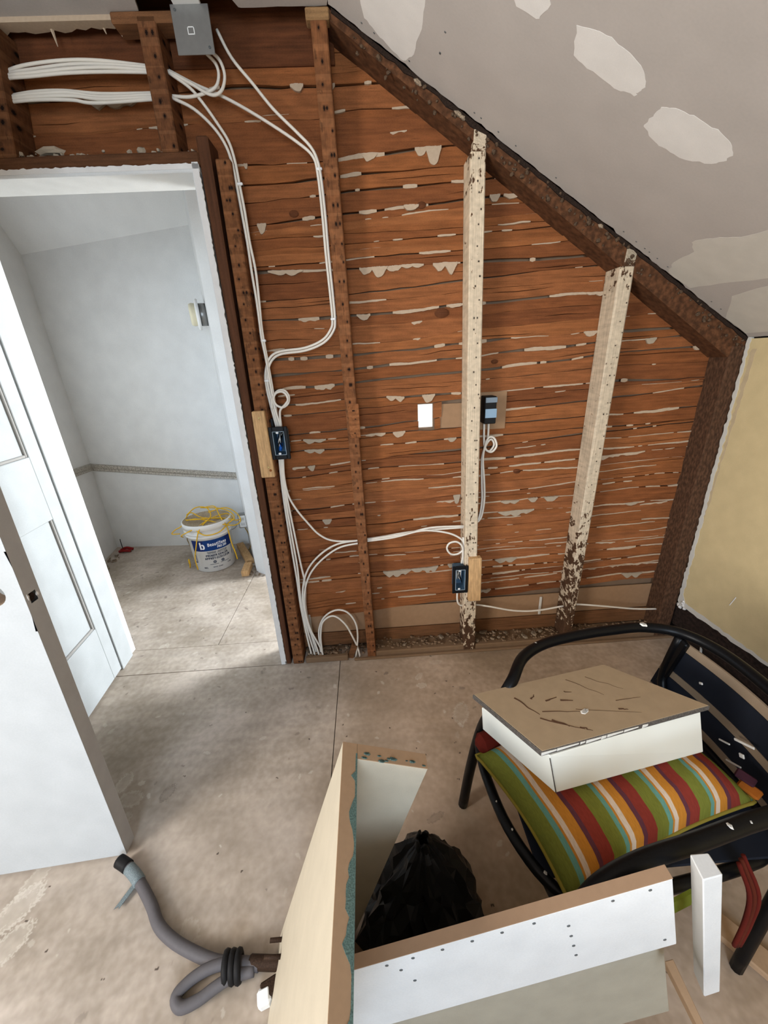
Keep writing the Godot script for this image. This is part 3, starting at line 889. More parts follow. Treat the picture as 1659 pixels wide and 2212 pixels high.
	block(lap2, [V(0.897, 1.58, -0.03), V(0.934, 1.58, -0.03), V(0.902, 1.642, -0.03), V(0.939, 1.62, -0.03), V(0.897, 1.58, 0.0), V(0.934, 1.58, 0.0), V(0.902, 1.645, 0.0), V(0.939, 1.622, 0.0)], 0.003)
	part("stud_lap", done(lap2), stud_mat(cream * 0.8, 0, 2, 411), w)
	part("stud", stick_mesh(1.332, 1.40, 0.0, 1.352, 1.425, 1.315, -0.095, 0.0, 0.004), mat(Color(0.37, 0.26, 0.185), 0.9, speckle, Vector3(5, 2, 5)), w)
	part("cripple_stud", stick_mesh(-0.556, -0.506, 1.926, -0.553, -0.502, 2.215, -0.09, 0.0), stud_mat(Color(0.42, 0.27, 0.17), 6, 0, 501), w)
	part("cripple_stud", stick_mesh(-1.05, -0.974, 1.926, -1.02, -0.930, 2.215, -0.09, 0.0), stud_mat(Color(0.40, 0.26, 0.165), 6, 0, 601), w)
	# header over the door with crumbs of plaster on it
	part("door_header", span(V(-1.5, 1.893, -0.098), V(-0.452, 1.928, -0.002), 0.004), mat(Color(0.40, 0.265, 0.175), 0.9, wood_x, Vector3(1.4, 6, 6)), w)
	var hr := begin()
	for k in 70:
		lump(hr, V(rng.randf_range(-1.0, -0.46), 1.929 + rng.randf() * 0.006, rng.randf_range(-0.07, -0.005)), V(0.022, 0.012, 0.014) * rng.randf_range(0.3, 1.3), Basis(Vector3.UP, rng.randf() * 6.0), 5)
	lump(hr, V(-0.88, 1.945, -0.02), V(0.09, 0.022, 0.03))
	lump(hr, V(-0.62, 1.936, -0.015), V(0.03, 0.02, 0.02))
	part("header_rubble", done(hr), M.key_grey, w, "stuff")
	# blocking under the flat ceiling and the plate along the slope
	part("ceiling_block", span(V(-0.62, 2.200, -0.06), V(-0.445, 2.224, 0.0), 0.003), mat(Color(0.52, 0.36, 0.24), 0.85, wood_x, Vector3(1.4, 6, 6)), w)
	part("ceiling_block", span(V(-0.10, 2.196, -0.03), V(-0.035, 2.222, 0.004), 0.003), mat(Color(0.60, 0.47, 0.33), 0.85, wood_x, Vector3(1.4, 6, 6)), w)
	part("top_plate", span(V(-1.5, 2.15, -0.098), V(-0.03, 2.325, -0.083), 0.002), M.brown_x, w)
	part("ceiling_joist", span(V(-0.50, 2.226, 0.03), V(-0.27, 2.32, 0.07), 0.002), M.brown_x, w)
	# plate along the slope: front face rough, underside smooth
	var lo_y := func(x: float) -> float: return 1.93 - 0.671 * (x - 0.37)
	var top_y := func(x: float) -> float: return SC - SL * x - 0.004
	var rp := [Vector2(-0.05, lo_y.call(-0.05) - 0.006), Vector2(0.37, lo_y.call(0.37)), Vector2(0.9, lo_y.call(0.9)), Vector2(1.345, lo_y.call(1.345))]
	rp.append_array([Vector2(1.42, 1.30), Vector2(1.42, top_y.call(1.42))])
	rp.append_array([Vector2(0.7, top_y.call(0.7)), Vector2(-0.05, top_y.call(-0.05))])
	part("sloping_plate", plate_mesh(rp, V(0, 0, -0.098), V(1, 0, 0), V(0, 1, 0), V(0, 0, 0.095)), M.rafter, w)
	var crust := begin()          # torn edge of old plaster and tar paper along the top of that plate
	var cp := []
	for k in 60:
		var x := lerpf(-0.03, 1.41, k / 59.0)
		cp.append(Vector2(x, top_y.call(x) + 0.003))
	for k in range(59, -1, -1):
		var x := lerpf(-0.03, 1.41, k / 59.0)
		cp.append(Vector2(x, top_y.call(x) - 0.004 - 0.013 * absf(wob.get_noise_2d(x * 160.0, 77.0)) - rng.randf_range(0, 0.006) * smoothstep(-0.1, 0.3, x)))
	plate(crust, PackedVector2Array(cp), V(0, 0, -0.004), V(1, 0, 0), V(0, 1, 0), V(0, 0, 0.005))
	part("tar_paper_edge", done(crust), M.tar, w)
	var bits := begin()
	for k in 120:
		var x := rng.randf_range(0.02, 1.40)
		lump(bits, V(x, top_y.call(x) - rng.randf_range(0.004, 0.055), 0.0), V(0.012, 0.010, 0.008) * rng.randf_range(0.3, 1.4), Basis(Vector3.BACK, rng.randf() * 6.0), 5)
	part("plaster_crumbs", done(bits), mat(Color(0.40, 0.32, 0.25), 0.95, speckle, Vector3(9, 9, 9)), w, "stuff")
	for s in [[0.205, 0.026], [0.325, 0.03], [0.338, 0.022], [0.80, 0.022]]:
		var st := begin()
		lump(st, V(s[0], top_y.call(s[0]) - 0.009, 0.0), V(s[1], 0.013, 0.010), Basis(Vector3.BACK, -0.55))
		part("plaster_chunk", done(st), M.chunk, w)

# ------------------------------------------------------------------ doorway, doors, hall
func door_and_hall() -> void:
	var fr := struct("trim_1", "white painted door frame with a torn plaster edge", "door frame")
	part("head_jamb", span(V(-1.29, 1.876, -0.125), V(-0.455, 1.893, 0.0), 0.002), M.white, fr)
	part("side_jamb", span(V(-0.478, 0.0, -0.125), V(-0.458, 1.878, 0.0), 0.002), M.white, fr)
	part("side_jamb", stick_mesh(-1.285, -1.262, 0.0, -1.285, -1.262, 1.878, -0.19, -0.05), M.white, fr)
	var te := ragged(Vector2(-0.4535, 0.02), Vector2(-0.4555, 1.9), 0.007, 0.0016)
	te.append_array([Vector2(-0.475, 1.9), Vector2(-0.475, 0.02)])
	part("torn_plaster_edge", plate_mesh(te, V(0, 0, -0.004), V(1, 0, 0), V(0, 1, 0), V(0, 0, 0.005)), M.compound, fr)
	var te2 := ragged(Vector2(-1.3, 1.897), Vector2(-0.456, 1.897), 0.007, 0.0014)
	te2.append_array([Vector2(-0.456, 1.884), Vector2(-1.3, 1.884)])
	part("torn_plaster_edge", plate_mesh(te2, V(0, 0, -0.003), V(1, 0, 0), V(0, 1, 0), V(0, 0, 0.004)), M.compound, fr)

	# panelled door standing open into the room
	var o := V(-1.246, 0.012, -0.041)
	var u := V(0.028, 0, 0.294).normalized()
	var nrm := V(u.z, 0, -u.x)
	var d := struct("door_1", "white painted panel door swung open into the room, beside the doorway", "door")
	var bs := Basis(u, Vector3.UP, nrm)
	var place := func(u0: float, u1: float, y0: float, y1: float, n0: float, n1: float) -> ArrayMesh:
		return box_mesh(o + u * ((u0 + u1) / 2) + V(0, (y0 + y1) / 2 - 0.012, 0) + nrm * ((n0 + n1) / 2), V(u1 - u0, y1 - y0, n1 - n0), bs, 0.002)
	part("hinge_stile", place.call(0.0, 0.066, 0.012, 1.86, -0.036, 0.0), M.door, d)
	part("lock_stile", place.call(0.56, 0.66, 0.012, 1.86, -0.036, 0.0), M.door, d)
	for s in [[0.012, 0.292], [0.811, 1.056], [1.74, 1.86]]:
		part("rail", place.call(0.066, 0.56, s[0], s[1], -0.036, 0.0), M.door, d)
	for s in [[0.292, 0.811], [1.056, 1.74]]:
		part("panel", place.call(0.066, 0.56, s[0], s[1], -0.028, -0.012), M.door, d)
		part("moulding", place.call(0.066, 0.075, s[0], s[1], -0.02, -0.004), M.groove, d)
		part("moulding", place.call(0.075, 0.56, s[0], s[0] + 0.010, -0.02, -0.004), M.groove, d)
	part("hinge_casing", place.call(-0.105, -0.006, 0.0, 1.86, -0.02, 0.004), M.door, d)

	# slab door standing nearest on the left
	var s := thing("slab_door", "plain white slab door with bored knob hole and latch hole, nearest on the left", "door")
	var b0 := V(-0.781, 0.012, 0.744)
	var su := V(-0.34015, 0, 0.0247).normalized()
	var sv := V(0, 1, -0.042).normalized()
	var sn := -su.cross(sv)
	if sn.z < 0: sn = -sn
	var W := 0.76
	var Hh := 1.98
	var kx := 0.062
	var ky := 0.872
	# the face is cut round the knob bore
	var st := begin()
	var hole := []
	for k in 24: hole.append(Vector2(kx + cos(TAU * k / 24.0) * 0.027, ky + sin(TAU * k / 24.0) * 0.027))
	var rect := [Vector2(0, 0), Vector2(W, 0), Vector2(W, Hh), Vector2(0, Hh)]
	var at := func(p: Vector2, n: float) -> Vector3: return b0 + su * p.x + sv * p.y + sn * n
	var th := 0.045
	for sd in [0.0, -th]:
		var far: Vector3 = at.call(Vector2(W / 2, Hh / 2), -th / 2)
		var sq := [Vector2(0, ky - 0.1), Vector2(0.125, ky - 0.1), Vector2(0.125, ky + 0.1), Vector2(0, ky + 0.1)]
		quad(st, at.call(rect[0], sd), at.call(rect[1], sd), at.call(Vector2(W, ky - 0.1), sd), at.call(sq[0], sd), far)
		quad(st, at.call(sq[3], sd), at.call(Vector2(W, ky + 0.1), sd), at.call(rect[2], sd), at.call(rect[3], sd), far)
		quad(st, at.call(sq[1], sd), at.call(Vector2(W, ky - 0.1), sd), at.call(Vector2(W, ky + 0.1), sd), at.call(sq[2], sd), far)
		for k in 24:
			var a0 := TAU * k / 24.0
			var a1 := TAU * (k + 1) / 24.0
			var edge := func(a: float) -> Vector2:
				var dx := cos(a)
				var dy := sin(a)
				var tx := (0.063 if dx > 0 else 0.062) / maxf(absf(dx), 1e-6)
				var ty := 0.1 / maxf(absf(dy), 1e-6)
				return Vector2(kx, ky) + Vector2(dx, dy) * minf(tx, ty)
			quad(st, at.call(hole[k], sd), at.call(hole[(k + 1) % 24], sd), at.call(edge.call(a1), sd), at.call(edge.call(a0), sd), far)
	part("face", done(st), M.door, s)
	var ed := begin()
	var m0: Vector3 = at.call(Vector2(W / 2, Hh / 2), -th / 2)
	for r in [[0, 1], [1, 2], [2, 3]]:
		quad(ed, at.call(rect[r[0]], -0.0005), at.call(rect[r[1]], -0.0005), at.call(rect[r[1]], -th), at.call(rect[r[0]], -th), m0)
	# lock edge with its latch hole left open
	var ly0 := 0.838
	var ly1 := 0.862
	for r in [[0.0, ly0], [ly1, Hh]]:
		quad(ed, at.call(Vector2(0, r[0]), -0.0005), at.call(Vector2(0, r[1]), -0.0005), at.call(Vector2(0, r[1]), -th), at.call(Vector2(0, r[0]), -th), m0)
	for r in [[-0.0005, -0.012], [-0.033, -th]]:
		quad(ed, at.call(Vector2(0, ly0), r[0]), at.call(Vector2(0, ly1), r[0]), at.call(Vector2(0, ly1), r[1]), at.call(Vector2(0, ly0), r[1]), m0)
	part("lock_edge", done(ed), M.door_edge, s)
	var bore := begin()
	for k in 24:
		var p: Vector2 = hole[k]
		var q: Vector2 = hole[(k + 1) % 24]
		quad(bore, at.call(p, 0.0), at.call(q, 0.0), at.call(q, -th), at.call(p, -th), at.call(p * 2.0 - Vector2(kx, ky), -th / 2))
	part("knob_bore", done(bore), M.plaster, s)
	var lb := begin()
	tube(lb, PackedVector3Array([at.call(Vector2(0.004, 0.85), -0.022), at.call(Vector2(0.04, 0.85), -0.022)]), 0.010, 12)
	part("latch_bore", done(lb), M.tar, s)
	var chip := begin()
	lump(chip, at.call(Vector2(0.002, 0.856), -0.008), V(0.006, 0.02, 0.012))
	lump(chip, at.call(Vector2(0.001, 0.85), -0.036), V(0.004, 0.014, 0.008))
	part("chipped_paint", done(chip), M.compound, s)

	# hall
	var fx := [V(-2.116, 0, -1.495), V(-0.90, 0, -1.397)]
	var hf := struct("wall_hall_far", "pale hall wall behind the doorway, split by a dusty chair rail", "wall")
	var fdir: Vector3 = (fx[1] - fx[0]).normalized()
	var fn := V(-fdir.z, 0, fdir.x)
	part("panel", plate_mesh([Vector2(-0.05, 0), Vector2(1.5, 0), Vector2(1.5, 2.45), Vector2(-0.05, 2.45)], fx[0], fdir, Vector3.UP, -fn * 0.05), M.hall, hf)
	var wl := struct("wall_hall_left", "pale hall wall left of the corner", "wall")
	var ldir := V(0.042, 0, 0.245).normalized()
	for q in [[-0.05, 0.72, 0.0, 2.85], [1.32, 1.5, 0.0, 2.85], [0.72, 1.32, 0.0, 0.87], [0.72, 1.32, 1.93, 2.85]]:
		part("panel", plate_mesh([Vector2(q[0], q[2]), Vector2(q[1], q[2]), Vector2(q[1], q[3]), Vector2(q[0], q[3])], fx[0], ldir, Vector3.UP, V(-0.05, 0, 0)), M.hall, wl)
	var w3 := struct("window_3", "small white framed window added to brighten the hall, hidden behind the open door", "window")  # hidden window, added only to brighten the hall
	for q in [[0.72, 0.75, 0.87, 1.93], [1.29, 1.32, 0.87, 1.93], [0.75, 1.29, 0.87, 0.90], [0.75, 1.29, 1.90, 1.93]]:
		part("window_frame", plate_mesh([Vector2(q[0], q[2]), Vector2(q[1], q[2]), Vector2(q[1], q[3]), Vector2(q[0], q[3])], fx[0] + V(-0.01, 0, 0), ldir, Vector3.UP, V(-0.03, 0, 0)), M.white, w3)
	var cr := struct("trim_2", "dusty grey chair rail running round the hall corner", "chair rail")
	var prof := [[0.0, 0.0], [0.018, 0.006], [0.012, 0.02], [0.024, 0.03], [0.028, 0.05], [0.0, 0.056]]
	var rs := begin()
	var ends := [V(-1.99, 0.70, -0.76), V(-2.116, 0.649, -1.495), V(-0.985, 0.535, -1.404)]
	var ns := [V(0.97, 0, -0.16), V(0.9, 0, 0.75), fn]
	for k in 2:
		for i in prof.size():
			var a: Array = prof[i]
			var b: Array = prof[(i + 1) % prof.size()]
			var q := [ends[k] + ns[k] * a[0] + V(0, a[1], 0), ends[k + 1] + ns[k + 1] * a[0] + V(0, a[1], 0), ends[k + 1] + ns[k + 1] * b[0] + V(0, b[1], 0), ends[k] + ns[k] * b[0] + V(0, b[1], 0)]
			quad(rs, q[0], q[1], q[2], q[3], (ends[k] + ends[k + 1]) / 2 + ns[2] * 0.01 + V(0, 0.028, 0))
	part("rail", done(rs), M.rail, cr)
	var hr := struct("wall_hall_right", "white end of the hall side wall seen through the doorway", "wall")
	part("partition", plate_mesh([Vector2(-0.83, -0.925), Vector2(-0.735, -0.862), Vector2(-0.93, -1.5), Vector2(-1.05, -1.5)], Vector3.ZERO, V(1, 0, 0), V(0, 0, 1), V(0, 2.85, 0)), M.hall, hr)
	part("upper_panel", span(V(-0.74, 2.44, -0.95), V(-0.70, 2.85, -0.11)), M.hall, hr)
	var he := struct("wall_next_room", "white walls of the bright room behind the laths, glimpsed through the hole", "wall")
	for q in [[-1.0, 0.15, 0.0, 2.45], [0.95, 2.0, 0.0, 2.45], [0.15, 0.95, 0.0, 0.35], [0.15, 0.95, 1.5, 2.45]]:
		part("panel", span(V(q[0], q[2], -2.5), V(q[1], q[3], -2.4)), M.hall, he)
	for q in [[-2.5, -1.75, 0.0, 2.45], [-0.95, -0.1, 0.0, 2.45], [-1.75, -0.95, 0.0, 0.8], [-1.75, -0.95, 1.9, 2.45]]:
		part("panel", span(V(1.9, q[2], q[0]), V(2.0, q[3], q[1])), M.hall, he)
	part("panel", span(V(-1.04, 0.0, -2.5), V(-0.95, 2.45, -1.48)), M.hall, he)
	part("ceiling_panel", span(V(-0.86, 2.45, -2.5), V(2.0, 2.5, -0.11)), M.hall, he)
	part("floor_panel", span(V(-1.04, -0.1, -2.5), V(2.0, -0.021, -1.6)), M.dust, he)
	var ws := struct("wall_hall_near", "hall side of the wall left of the doorway", "wall")
	part("panel", span(V(-2.42, 0.0, -0.12), V(-1.285, 2.33, 0.0)), M.hall, ws)
	part("panel", span(V(-2.42, 2.33, -0.135), V(-0.7, 2.85, -0.11)), M.hall, ws)
	var hc := struct("ceiling_hall", "pale hall ceiling that slopes to the far wall", "ceiling")
	part("sloped_panel", plate_mesh([Vector2(-1.50, 2.05), Vector2(-0.85, 2.75), Vector2(-0.12, 2.75), Vector2(-0.12, 2.82), Vector2(-0.90, 2.82), Vector2(-1.65, 2.05)], V(-2.45, 0, 0), V(0, 0, 1), V(0, 1, 0), V(1.75, 0, 0)), M.hall, hc)

# ------------------------------------------------------------------ wiring
func cable(label: String, pts: Array, group := "", r := 0.0043) -> MeshInstance3D:
	var o := MeshInstance3D.new()
	o.mesh = tube_mesh(pts, r, 8, 5)
	o.material_override = M.cable
	o.name = numbered("cable", self)
	add_child(o)
	meta(o, label, "cable", group)
	return o

func shift(p: Array, d: Vector3) -> Array:
	var o := []
	for q in p: o.append(q + d)
	return o

func electric_box(called: String, label: String, x0: float, y0: float, x1: float, y1: float, zf: float, zb: float, wires: int) -> Node3D:
	var t := thing(called, label, "electrical box")
	var c := Vector2((x0 + x1) / 2, (y0 + y1) / 2)
	var hw := (x1 - x0) / 2
	var hh := (y1 - y0) / 2
	var iw := hw - 0.013
	var ih := hh - 0.017
	var st := begin()
	for q in [[x0, y0, x0 + hw - iw, y1], [x1 - hw + iw, y0, x1, y1], [x0 + hw - iw, y0, x1 - hw + iw, y0 + hh - ih], [x0 + hw - iw, y1 - hh + ih, x1 - hw + iw, y1]]:
		box(st, V((q[0] + q[2]) / 2, (q[1] + q[3]) / 2, zf - 0.004), V(q[2] - q[0], q[3] - q[1], 0.008), Basis.IDENTITY, 0.002)
	part("flange", done(st), M.black, t)
	var sh := begin()
	for q in [[c.x - iw - 0.003, c.y - ih, c.x - iw, c.y + ih], [c.x + iw, c.y - ih, c.x + iw + 0.003, c.y + ih], [c.x - iw, c.y - ih - 0.003, c.x + iw, c.y - ih], [c.x - iw, c.y + ih, c.x + iw, c.y + ih + 0.003]]:
		box(sh, V((q[0] + q[2]) / 2, (q[1] + q[3]) / 2, (zf + zb) / 2), V(q[2] - q[0] + 0.0005, q[3] - q[1] + 0.0005, zf - zb - 0.008), Basis.IDENTITY, 0.0005)
	box(sh, V(c.x, c.y, zb + 0.002), V(iw * 2, ih * 2, 0.004), Basis.IDENTITY, 0.0005)
	part("box_shell", done(sh), M.box_inside, t)
	var rim := begin()
	for q in [[-iw, -ih, -iw + 0.0016, ih], [iw - 0.0016, -ih, iw, ih], [-iw, -ih, iw, -ih + 0.0016], [-iw, ih - 0.0016, iw, ih]]:
		box(rim, V(c.x + (q[0] + q[2]) / 2, c.y + (q[1] + q[3]) / 2, zf + 0.0006), V(q[2] - q[0], q[3] - q[1], 0.0016), Basis.IDENTITY, 0.0003)
	part("rim", done(rim), mat(Color(0.62, 0.68, 0.72), 0.4), t)
	for k in 2:
		part("screw_tab", box_mesh(V(c.x - 0.004, c.y + (ih - 0.005) * (1 if k else -1), zf - 0.002), V(0.010, 0.008, 0.004)), M.pail, t)
	for k in wires:
		var a := c + Vector2(rng.randf_range(-0.5, 0.6) * iw, ih * 0.75)
		var b := c + Vector2(rng.randf_range(-0.6, 0.6) * iw, -ih * rng.randf_range(0.0, 0.6))
		part("wire", tube_mesh([V(a.x, a.y, zb + 0.012), V((a.x + b.x) / 2 + rng.randf_range(-0.006, 0.006), (a.y + b.y) / 2, zf - 0.015), V(b.x, b.y, zf - 0.02)], 0.0019, 6, 4), M.wire_black if k % 3 else M.cable, t)
	return t

func wiring() -> void:
	# metal junction box under the ceiling
	var jb := thing("junction_box", "grey metal junction box with a blank cover under the ceiling", "electrical box")
	part("housing", span(V(-0.444, 2.157, -0.035), V(-0.370, 2.216, 0.024), 0.002), M.steel, jb)
	part("cover", span(V(-0.4495, 2.119, 0.024), V(-0.3505, 2.2175, 0.0275), 0.001), M.steel, jb)
	part("bracket", span(V(-0.440, 2.2165, 0.0), V(-0.37, 2.2245, 0.055), 0.001), M.clip, jb)
	var sq := begin()
	for q in [[-0.4135, 2.158, -0.3955, 2.160], [-0.4135, 2.172, -0.3955, 2.174], [-0.4135, 2.158, -0.4115, 2.174], [-0.3975, 2.158, -0.3955, 2.174]]:
		box(sq, V((q[0] + q[2]) / 2, (q[1] + q[3]) / 2, 0.0278), V(q[2] - q[0], q[3] - q[1], 0.0006), Basis.IDENTITY, 0.0001)
	part("stamped_square", done(sq), M.clip, jb)
	for p in [V(-0.362, 2.132, 0.028), V(-0.438, 2.206, 0.028)]:
		var st := begin(true)
		lathe(st, [Vector2(0, 0.002), Vector2(0.003, 0.0015), Vector2(0.0035, -0.002)], 10, p, Basis(Vector3.RIGHT, PI / 2))
		part("cover_screw", done(st), M.screwhead, jb)

	cable("white cable from the metal box down the middle stud, curling left to the switch box", [V(-0.350,2.200,-0.03), V(-0.320,2.142,-0.030), V(-0.271,2.087,-0.030), V(-0.220,2.029,-0.030), V(-0.159,1.975,-0.030), V(-0.119,1.937,-0.030), V(-0.102,1.901,-0.030), V(-0.096,1.855,-0.030), V(-0.093,1.759,-0.030), V(-0.093,1.658,-0.030), V(-0.090,1.536,-0.030), V(-0.090,1.462,-0.030), V(-0.099,1.429,-0.030), V(-0.136,1.393,-0.030), V(-0.204,1.370,-0.030), V(-0.287,1.363,-0.030), V(-0.322,1.348,-0.030), V(-0.343,1.318,-0.030), V(-0.354,1.271,-0.030), V(-0.350,1.206,-0.030), V(-0.340,1.105,-0.030)])
	cable("white cable slanting from the cripple stud to the middle stud, then down beside its twin", [V(-0.502,2.121,-0.035), V(-0.435,2.092,-0.040), V(-0.374,2.069,-0.040), V(-0.313,2.041,-0.040), V(-0.238,2.001,-0.040), V(-0.162,1.955,-0.038), V(-0.117,1.918,-0.036), V(-0.106,1.870,-0.034), V(-0.1025,1.760,-0.033), V(-0.1025,1.658,-0.033), V(-0.0995,1.536,-0.033), V(-0.0995,1.462,-0.033), V(-0.110,1.432,-0.033), V(-0.142,1.401,-0.033), V(-0.206,1.379,-0.033), V(-0.289,1.372,-0.033), V(-0.328,1.357,-0.033), V(-0.351,1.322,-0.033), V(-0.362,1.271,-0.033), V(-0.358,1.206,-0.033), V(-0.346,1.105,-0.033)])
	cable("white cable looping from under the metal box back into the lower stud hole, inner loop", [V(-0.388,2.150,-0.025), V(-0.366,2.128,-0.025), V(-0.362,2.104,-0.025), V(-0.375,2.079,-0.025), V(-0.408,2.066,-0.025), V(-0.456,2.060,-0.028), V(-0.506,2.065,-0.032)])
	cable("white cable looping from under the metal box to the upper stud hole, outer loop", [V(-0.370,2.150,-0.02), V(-0.350,2.128,-0.018), V(-0.344,2.098,-0.018), V(-0.356,2.070,-0.018), V(-0.377,2.058,-0.018), V(-0.403,2.063,-0.020), V(-0.440,2.085,-0.025), V(-0.505,2.118,-0.03)])
	cable("white cable running down beside the door stud to the switch box, from the upper hole", [V(-0.503,2.115,-0.03), V(-0.451,2.081,-0.030), V(-0.419,2.044,-0.030), V(-0.388,1.999,-0.030), V(-0.364,1.958,-0.030), V(-0.354,1.914,-0.030), V(-0.350,1.851,-0.030), V(-0.346,1.780,-0.030), V(-0.345,1.705,-0.030), V(-0.339,1.621,-0.030), V(-0.342,1.532,-0.030), V(-0.346,1.461,-0.030), V(-0.346,1.410,-0.030), V(-0.343,1.341,-0.030), V(-0.340,1.262,-0.030), V(-0.338,1.180,-0.030), V(-0.334,1.105,-0.030)])
	cable("white cable running down beside the door stud to the switch box, from the lower hole", [V(-0.505,2.059,-0.028), V(-0.449,2.032,-0.024), V(-0.403,1.992,-0.024), V(-0.375,1.951,-0.024), V(-0.362,1.906,-0.024), V(-0.357,1.834,-0.024), V(-0.354,1.768,-0.024), V(-0.351,1.693,-0.024), V(-0.351,1.615,-0.024), V(-0.349,1.533,-0.024), V(-0.350,1.462,-0.024), V(-0.351,1.415,-0.024), V(-0.346,1.342,-0.024), V(-0.343,1.230,-0.024), V(-0.338,1.163,-0.024), V(-0.328,1.105,-0.026)])
	cable("small curl of spare white cable just above the switch box", [V(-0.351,1.175,-0.026), V(-0.345,1.210,-0.024), V(-0.322,1.237,-0.022), V(-0.296,1.239,-0.020), V(-0.282,1.219,-0.018), V(-0.287,1.194,-0.017), V(-0.308,1.180,-0.017), V(-0.330,1.188,-0.018), V(-0.339,1.210,-0.020), V(-0.328,1.230,-0.016), V(-0.306,1.236,-0.012), V(-0.290,1.226,-0.010), V(-0.286,1.205,-0.012), V(-0.300,1.188,-0.014), V(-0.322,1.165,-0.02), V(-0.328,1.105,-0.03)])
	var b1 := [[V(-0.975,2.118,-0.035), V(-0.945,2.131,-0.035), V(-0.888,2.142,-0.035), V(-0.784,2.149,-0.035), V(-0.683,2.146,-0.035), V(-0.54,2.130,-0.035)], [V(-0.975,2.116,-0.035), V(-0.942,2.126,-0.035), V(-0.879,2.132,-0.035), V(-0.774,2.140,-0.035), V(-0.673,2.138,-0.035), V(-0.54,2.126,-0.03)], [V(-0.975,2.114,-0.03), V(-0.942,2.119,-0.03), V(-0.870,2.123,-0.03), V(-0.766,2.129,-0.03), V(-0.662,2.129,-0.03), V(-0.54,2.120,-0.03)], [V(-0.975,2.110,-0.03), V(-0.940,2.113,-0.03), V(-0.885,2.115,-0.03), V(-0.781,2.120,-0.03), V(-0.665,2.120,-0.03), V(-0.54,2.116,-0.03)]]
	for k in 4:
		cable(["topmost", "second from top", "third from top", "lowest"][k] + " white cable of the upper bundle strung above the door", b1[k], "cables of the upper bundle above the door")
	var b2 := [[V(-0.975,2.072,-0.035), V(-0.945,2.079,-0.035), V(-0.883,2.085,-0.035), V(-0.806,2.085,-0.035), V(-0.704,2.076,-0.035), V(-0.54,2.074,-0.035)], [V(-0.975,2.069,-0.03), V(-0.945,2.074,-0.03), V(-0.886,2.078,-0.03), V(-0.795,2.079,-0.03), V(-0.707,2.067,-0.03), V(-0.54,2.069,-0.03)], [V(-0.975,2.064,-0.03), V(-0.945,2.069,-0.03), V(-0.875,2.072,-0.03), V(-0.784,2.071,-0.03), V(-0.696,2.060,-0.026), V(-0.54,2.064,-0.03)], [V(-0.975,2.060,-0.03), V(-0.94,2.063,-0.03), V(-0.877,2.065,-0.03), V(-0.788,2.062,-0.03), V(-0.724,2.054,-0.03), V(-0.54,2.059,-0.03)]]
	for k in 4:
		cable(["topmost", "second from top", "third from top", "lowest"][k] + " white cable of the lower bundle strung above the door", b2[k], "cables of the lower bundle above the door")
	for q in [V(-0.096, 1.466, -0.030), V(-0.346, 1.408, -0.027), V(-0.356, 1.275, -0.031), V(-0.348, 1.852, -0.028), V(-0.100, 1.884, -0.033)]:
		var c := thing("cable_staple", ["white staple holding the paired cables where they curl off the middle stud", "white staple on the cables beside the door stud above the curl", "white staple where the curled cables join the door stud", "white staple high on the cables beside the door stud", "white staple where two slanting cables meet at the middle stud"][get_tree_index()], "staple", q)
		part("bridge", box_mesh(V(0, 0, 0.004), V(0.018, 0.008, 0.005)), M.clip, c)
		for k in [-1, 1]: part("leg", box_mesh(V(0.0085 * k, 0, -0.004), V(0.0015, 0.006, 0.014)), M.steel, c)

	var sb := electric_box("switch_box", "black switch box with blue connectors, beside the pine block near the door", -0.368, 0.991, -0.299, 1.114, 0.012, -0.062, 6)
	part("blue_connector", tube_mesh([V(-0.338, 1.022, -0.008), V(-0.332, 1.050, -0.012)], 0.006, 8, 3), M.wire_blue, sb)
	part("side_lug", span(V(-0.366, 1.08, -0.05), V(-0.355, 1.14, -0.03)), M.black, sb)
	var ob := electric_box("outlet_box", "small black outlet box with bent wires, low on the first cream stud", 0.332, 0.339, 0.401, 0.475, 0.012, -0.05, 5)
	for k in 3:
		part("bare_wire", tube_mesh([V(0.357 + k * 0.009, 0.452, -0.01), V(0.353 + k * 0.009, 0.43, -0.004), V(0.356 + k * 0.009, 0.405, -0.012)], 0.0018, 6, 3), M.cable, ob)
	# third box seen from the side behind the first cream stud
	var tb := thing("switch_box", "black box with grey sides half hidden behind the first cream stud", "electrical box")
	part("box_shell", span(V(0.452, 1.075, -0.09), V(0.498, 1.178, -0.028), 0.003), M.black, tb)
	part("grey_side", span(V(0.455, 1.098, -0.05), V(0.4995, 1.132, -0.026), 0.001), mat(Color(0.52, 0.62, 0.70), 0.5), tb)
	part("grey_side", span(V(0.455, 1.155, -0.05), V(0.4995, 1.174, -0.026), 0.001), mat(Color(0.45, 0.50, 0.54), 0.5), tb)
	# pine blocks
	var pb := thing("pine_block", "fresh pine block screwed to the door stud beside the switch box", "wood block")
	part("block", stick_mesh(-0.4195, -0.3675, 0.925, -0.4165, -0.3705, 1.174, -0.02, 0.02), M.pine, pb)
	for p in [V(-0.392, 1.15, 0.0205), V(-0.386, 0.965, 0.0205)]:
		var st := begin(true)
		lathe(st, [Vector2(0, 0.0015), Vector2(0.0035, 0.001), Vector2(0.004, -0.002)], 12, p, Basis(Vector3.RIGHT, PI / 2))
		part("screw", done(st), M.screw, pb)
	var kn := begin(true)
	lathe(kn, [Vector2(0, 0.0006), Vector2(0.005, 0.0003), Vector2(0.0055, -0.002)], 10, V(-0.38, 0.953, 0.0203), Basis(Vector3.RIGHT, PI / 2))
	part("knot", done(kn), mat(Color(0.55, 0.34, 0.18), 0.8), pb)
	var pb2 := thing("pine_block", "short pine block on the first cream stud beside the outlet box", "wood block")
	part("block", stick_mesh(0.404, 0.460, 0.298, 0.402, 0.456, 0.514, -0.01, 0.022), M.pine, pb2)
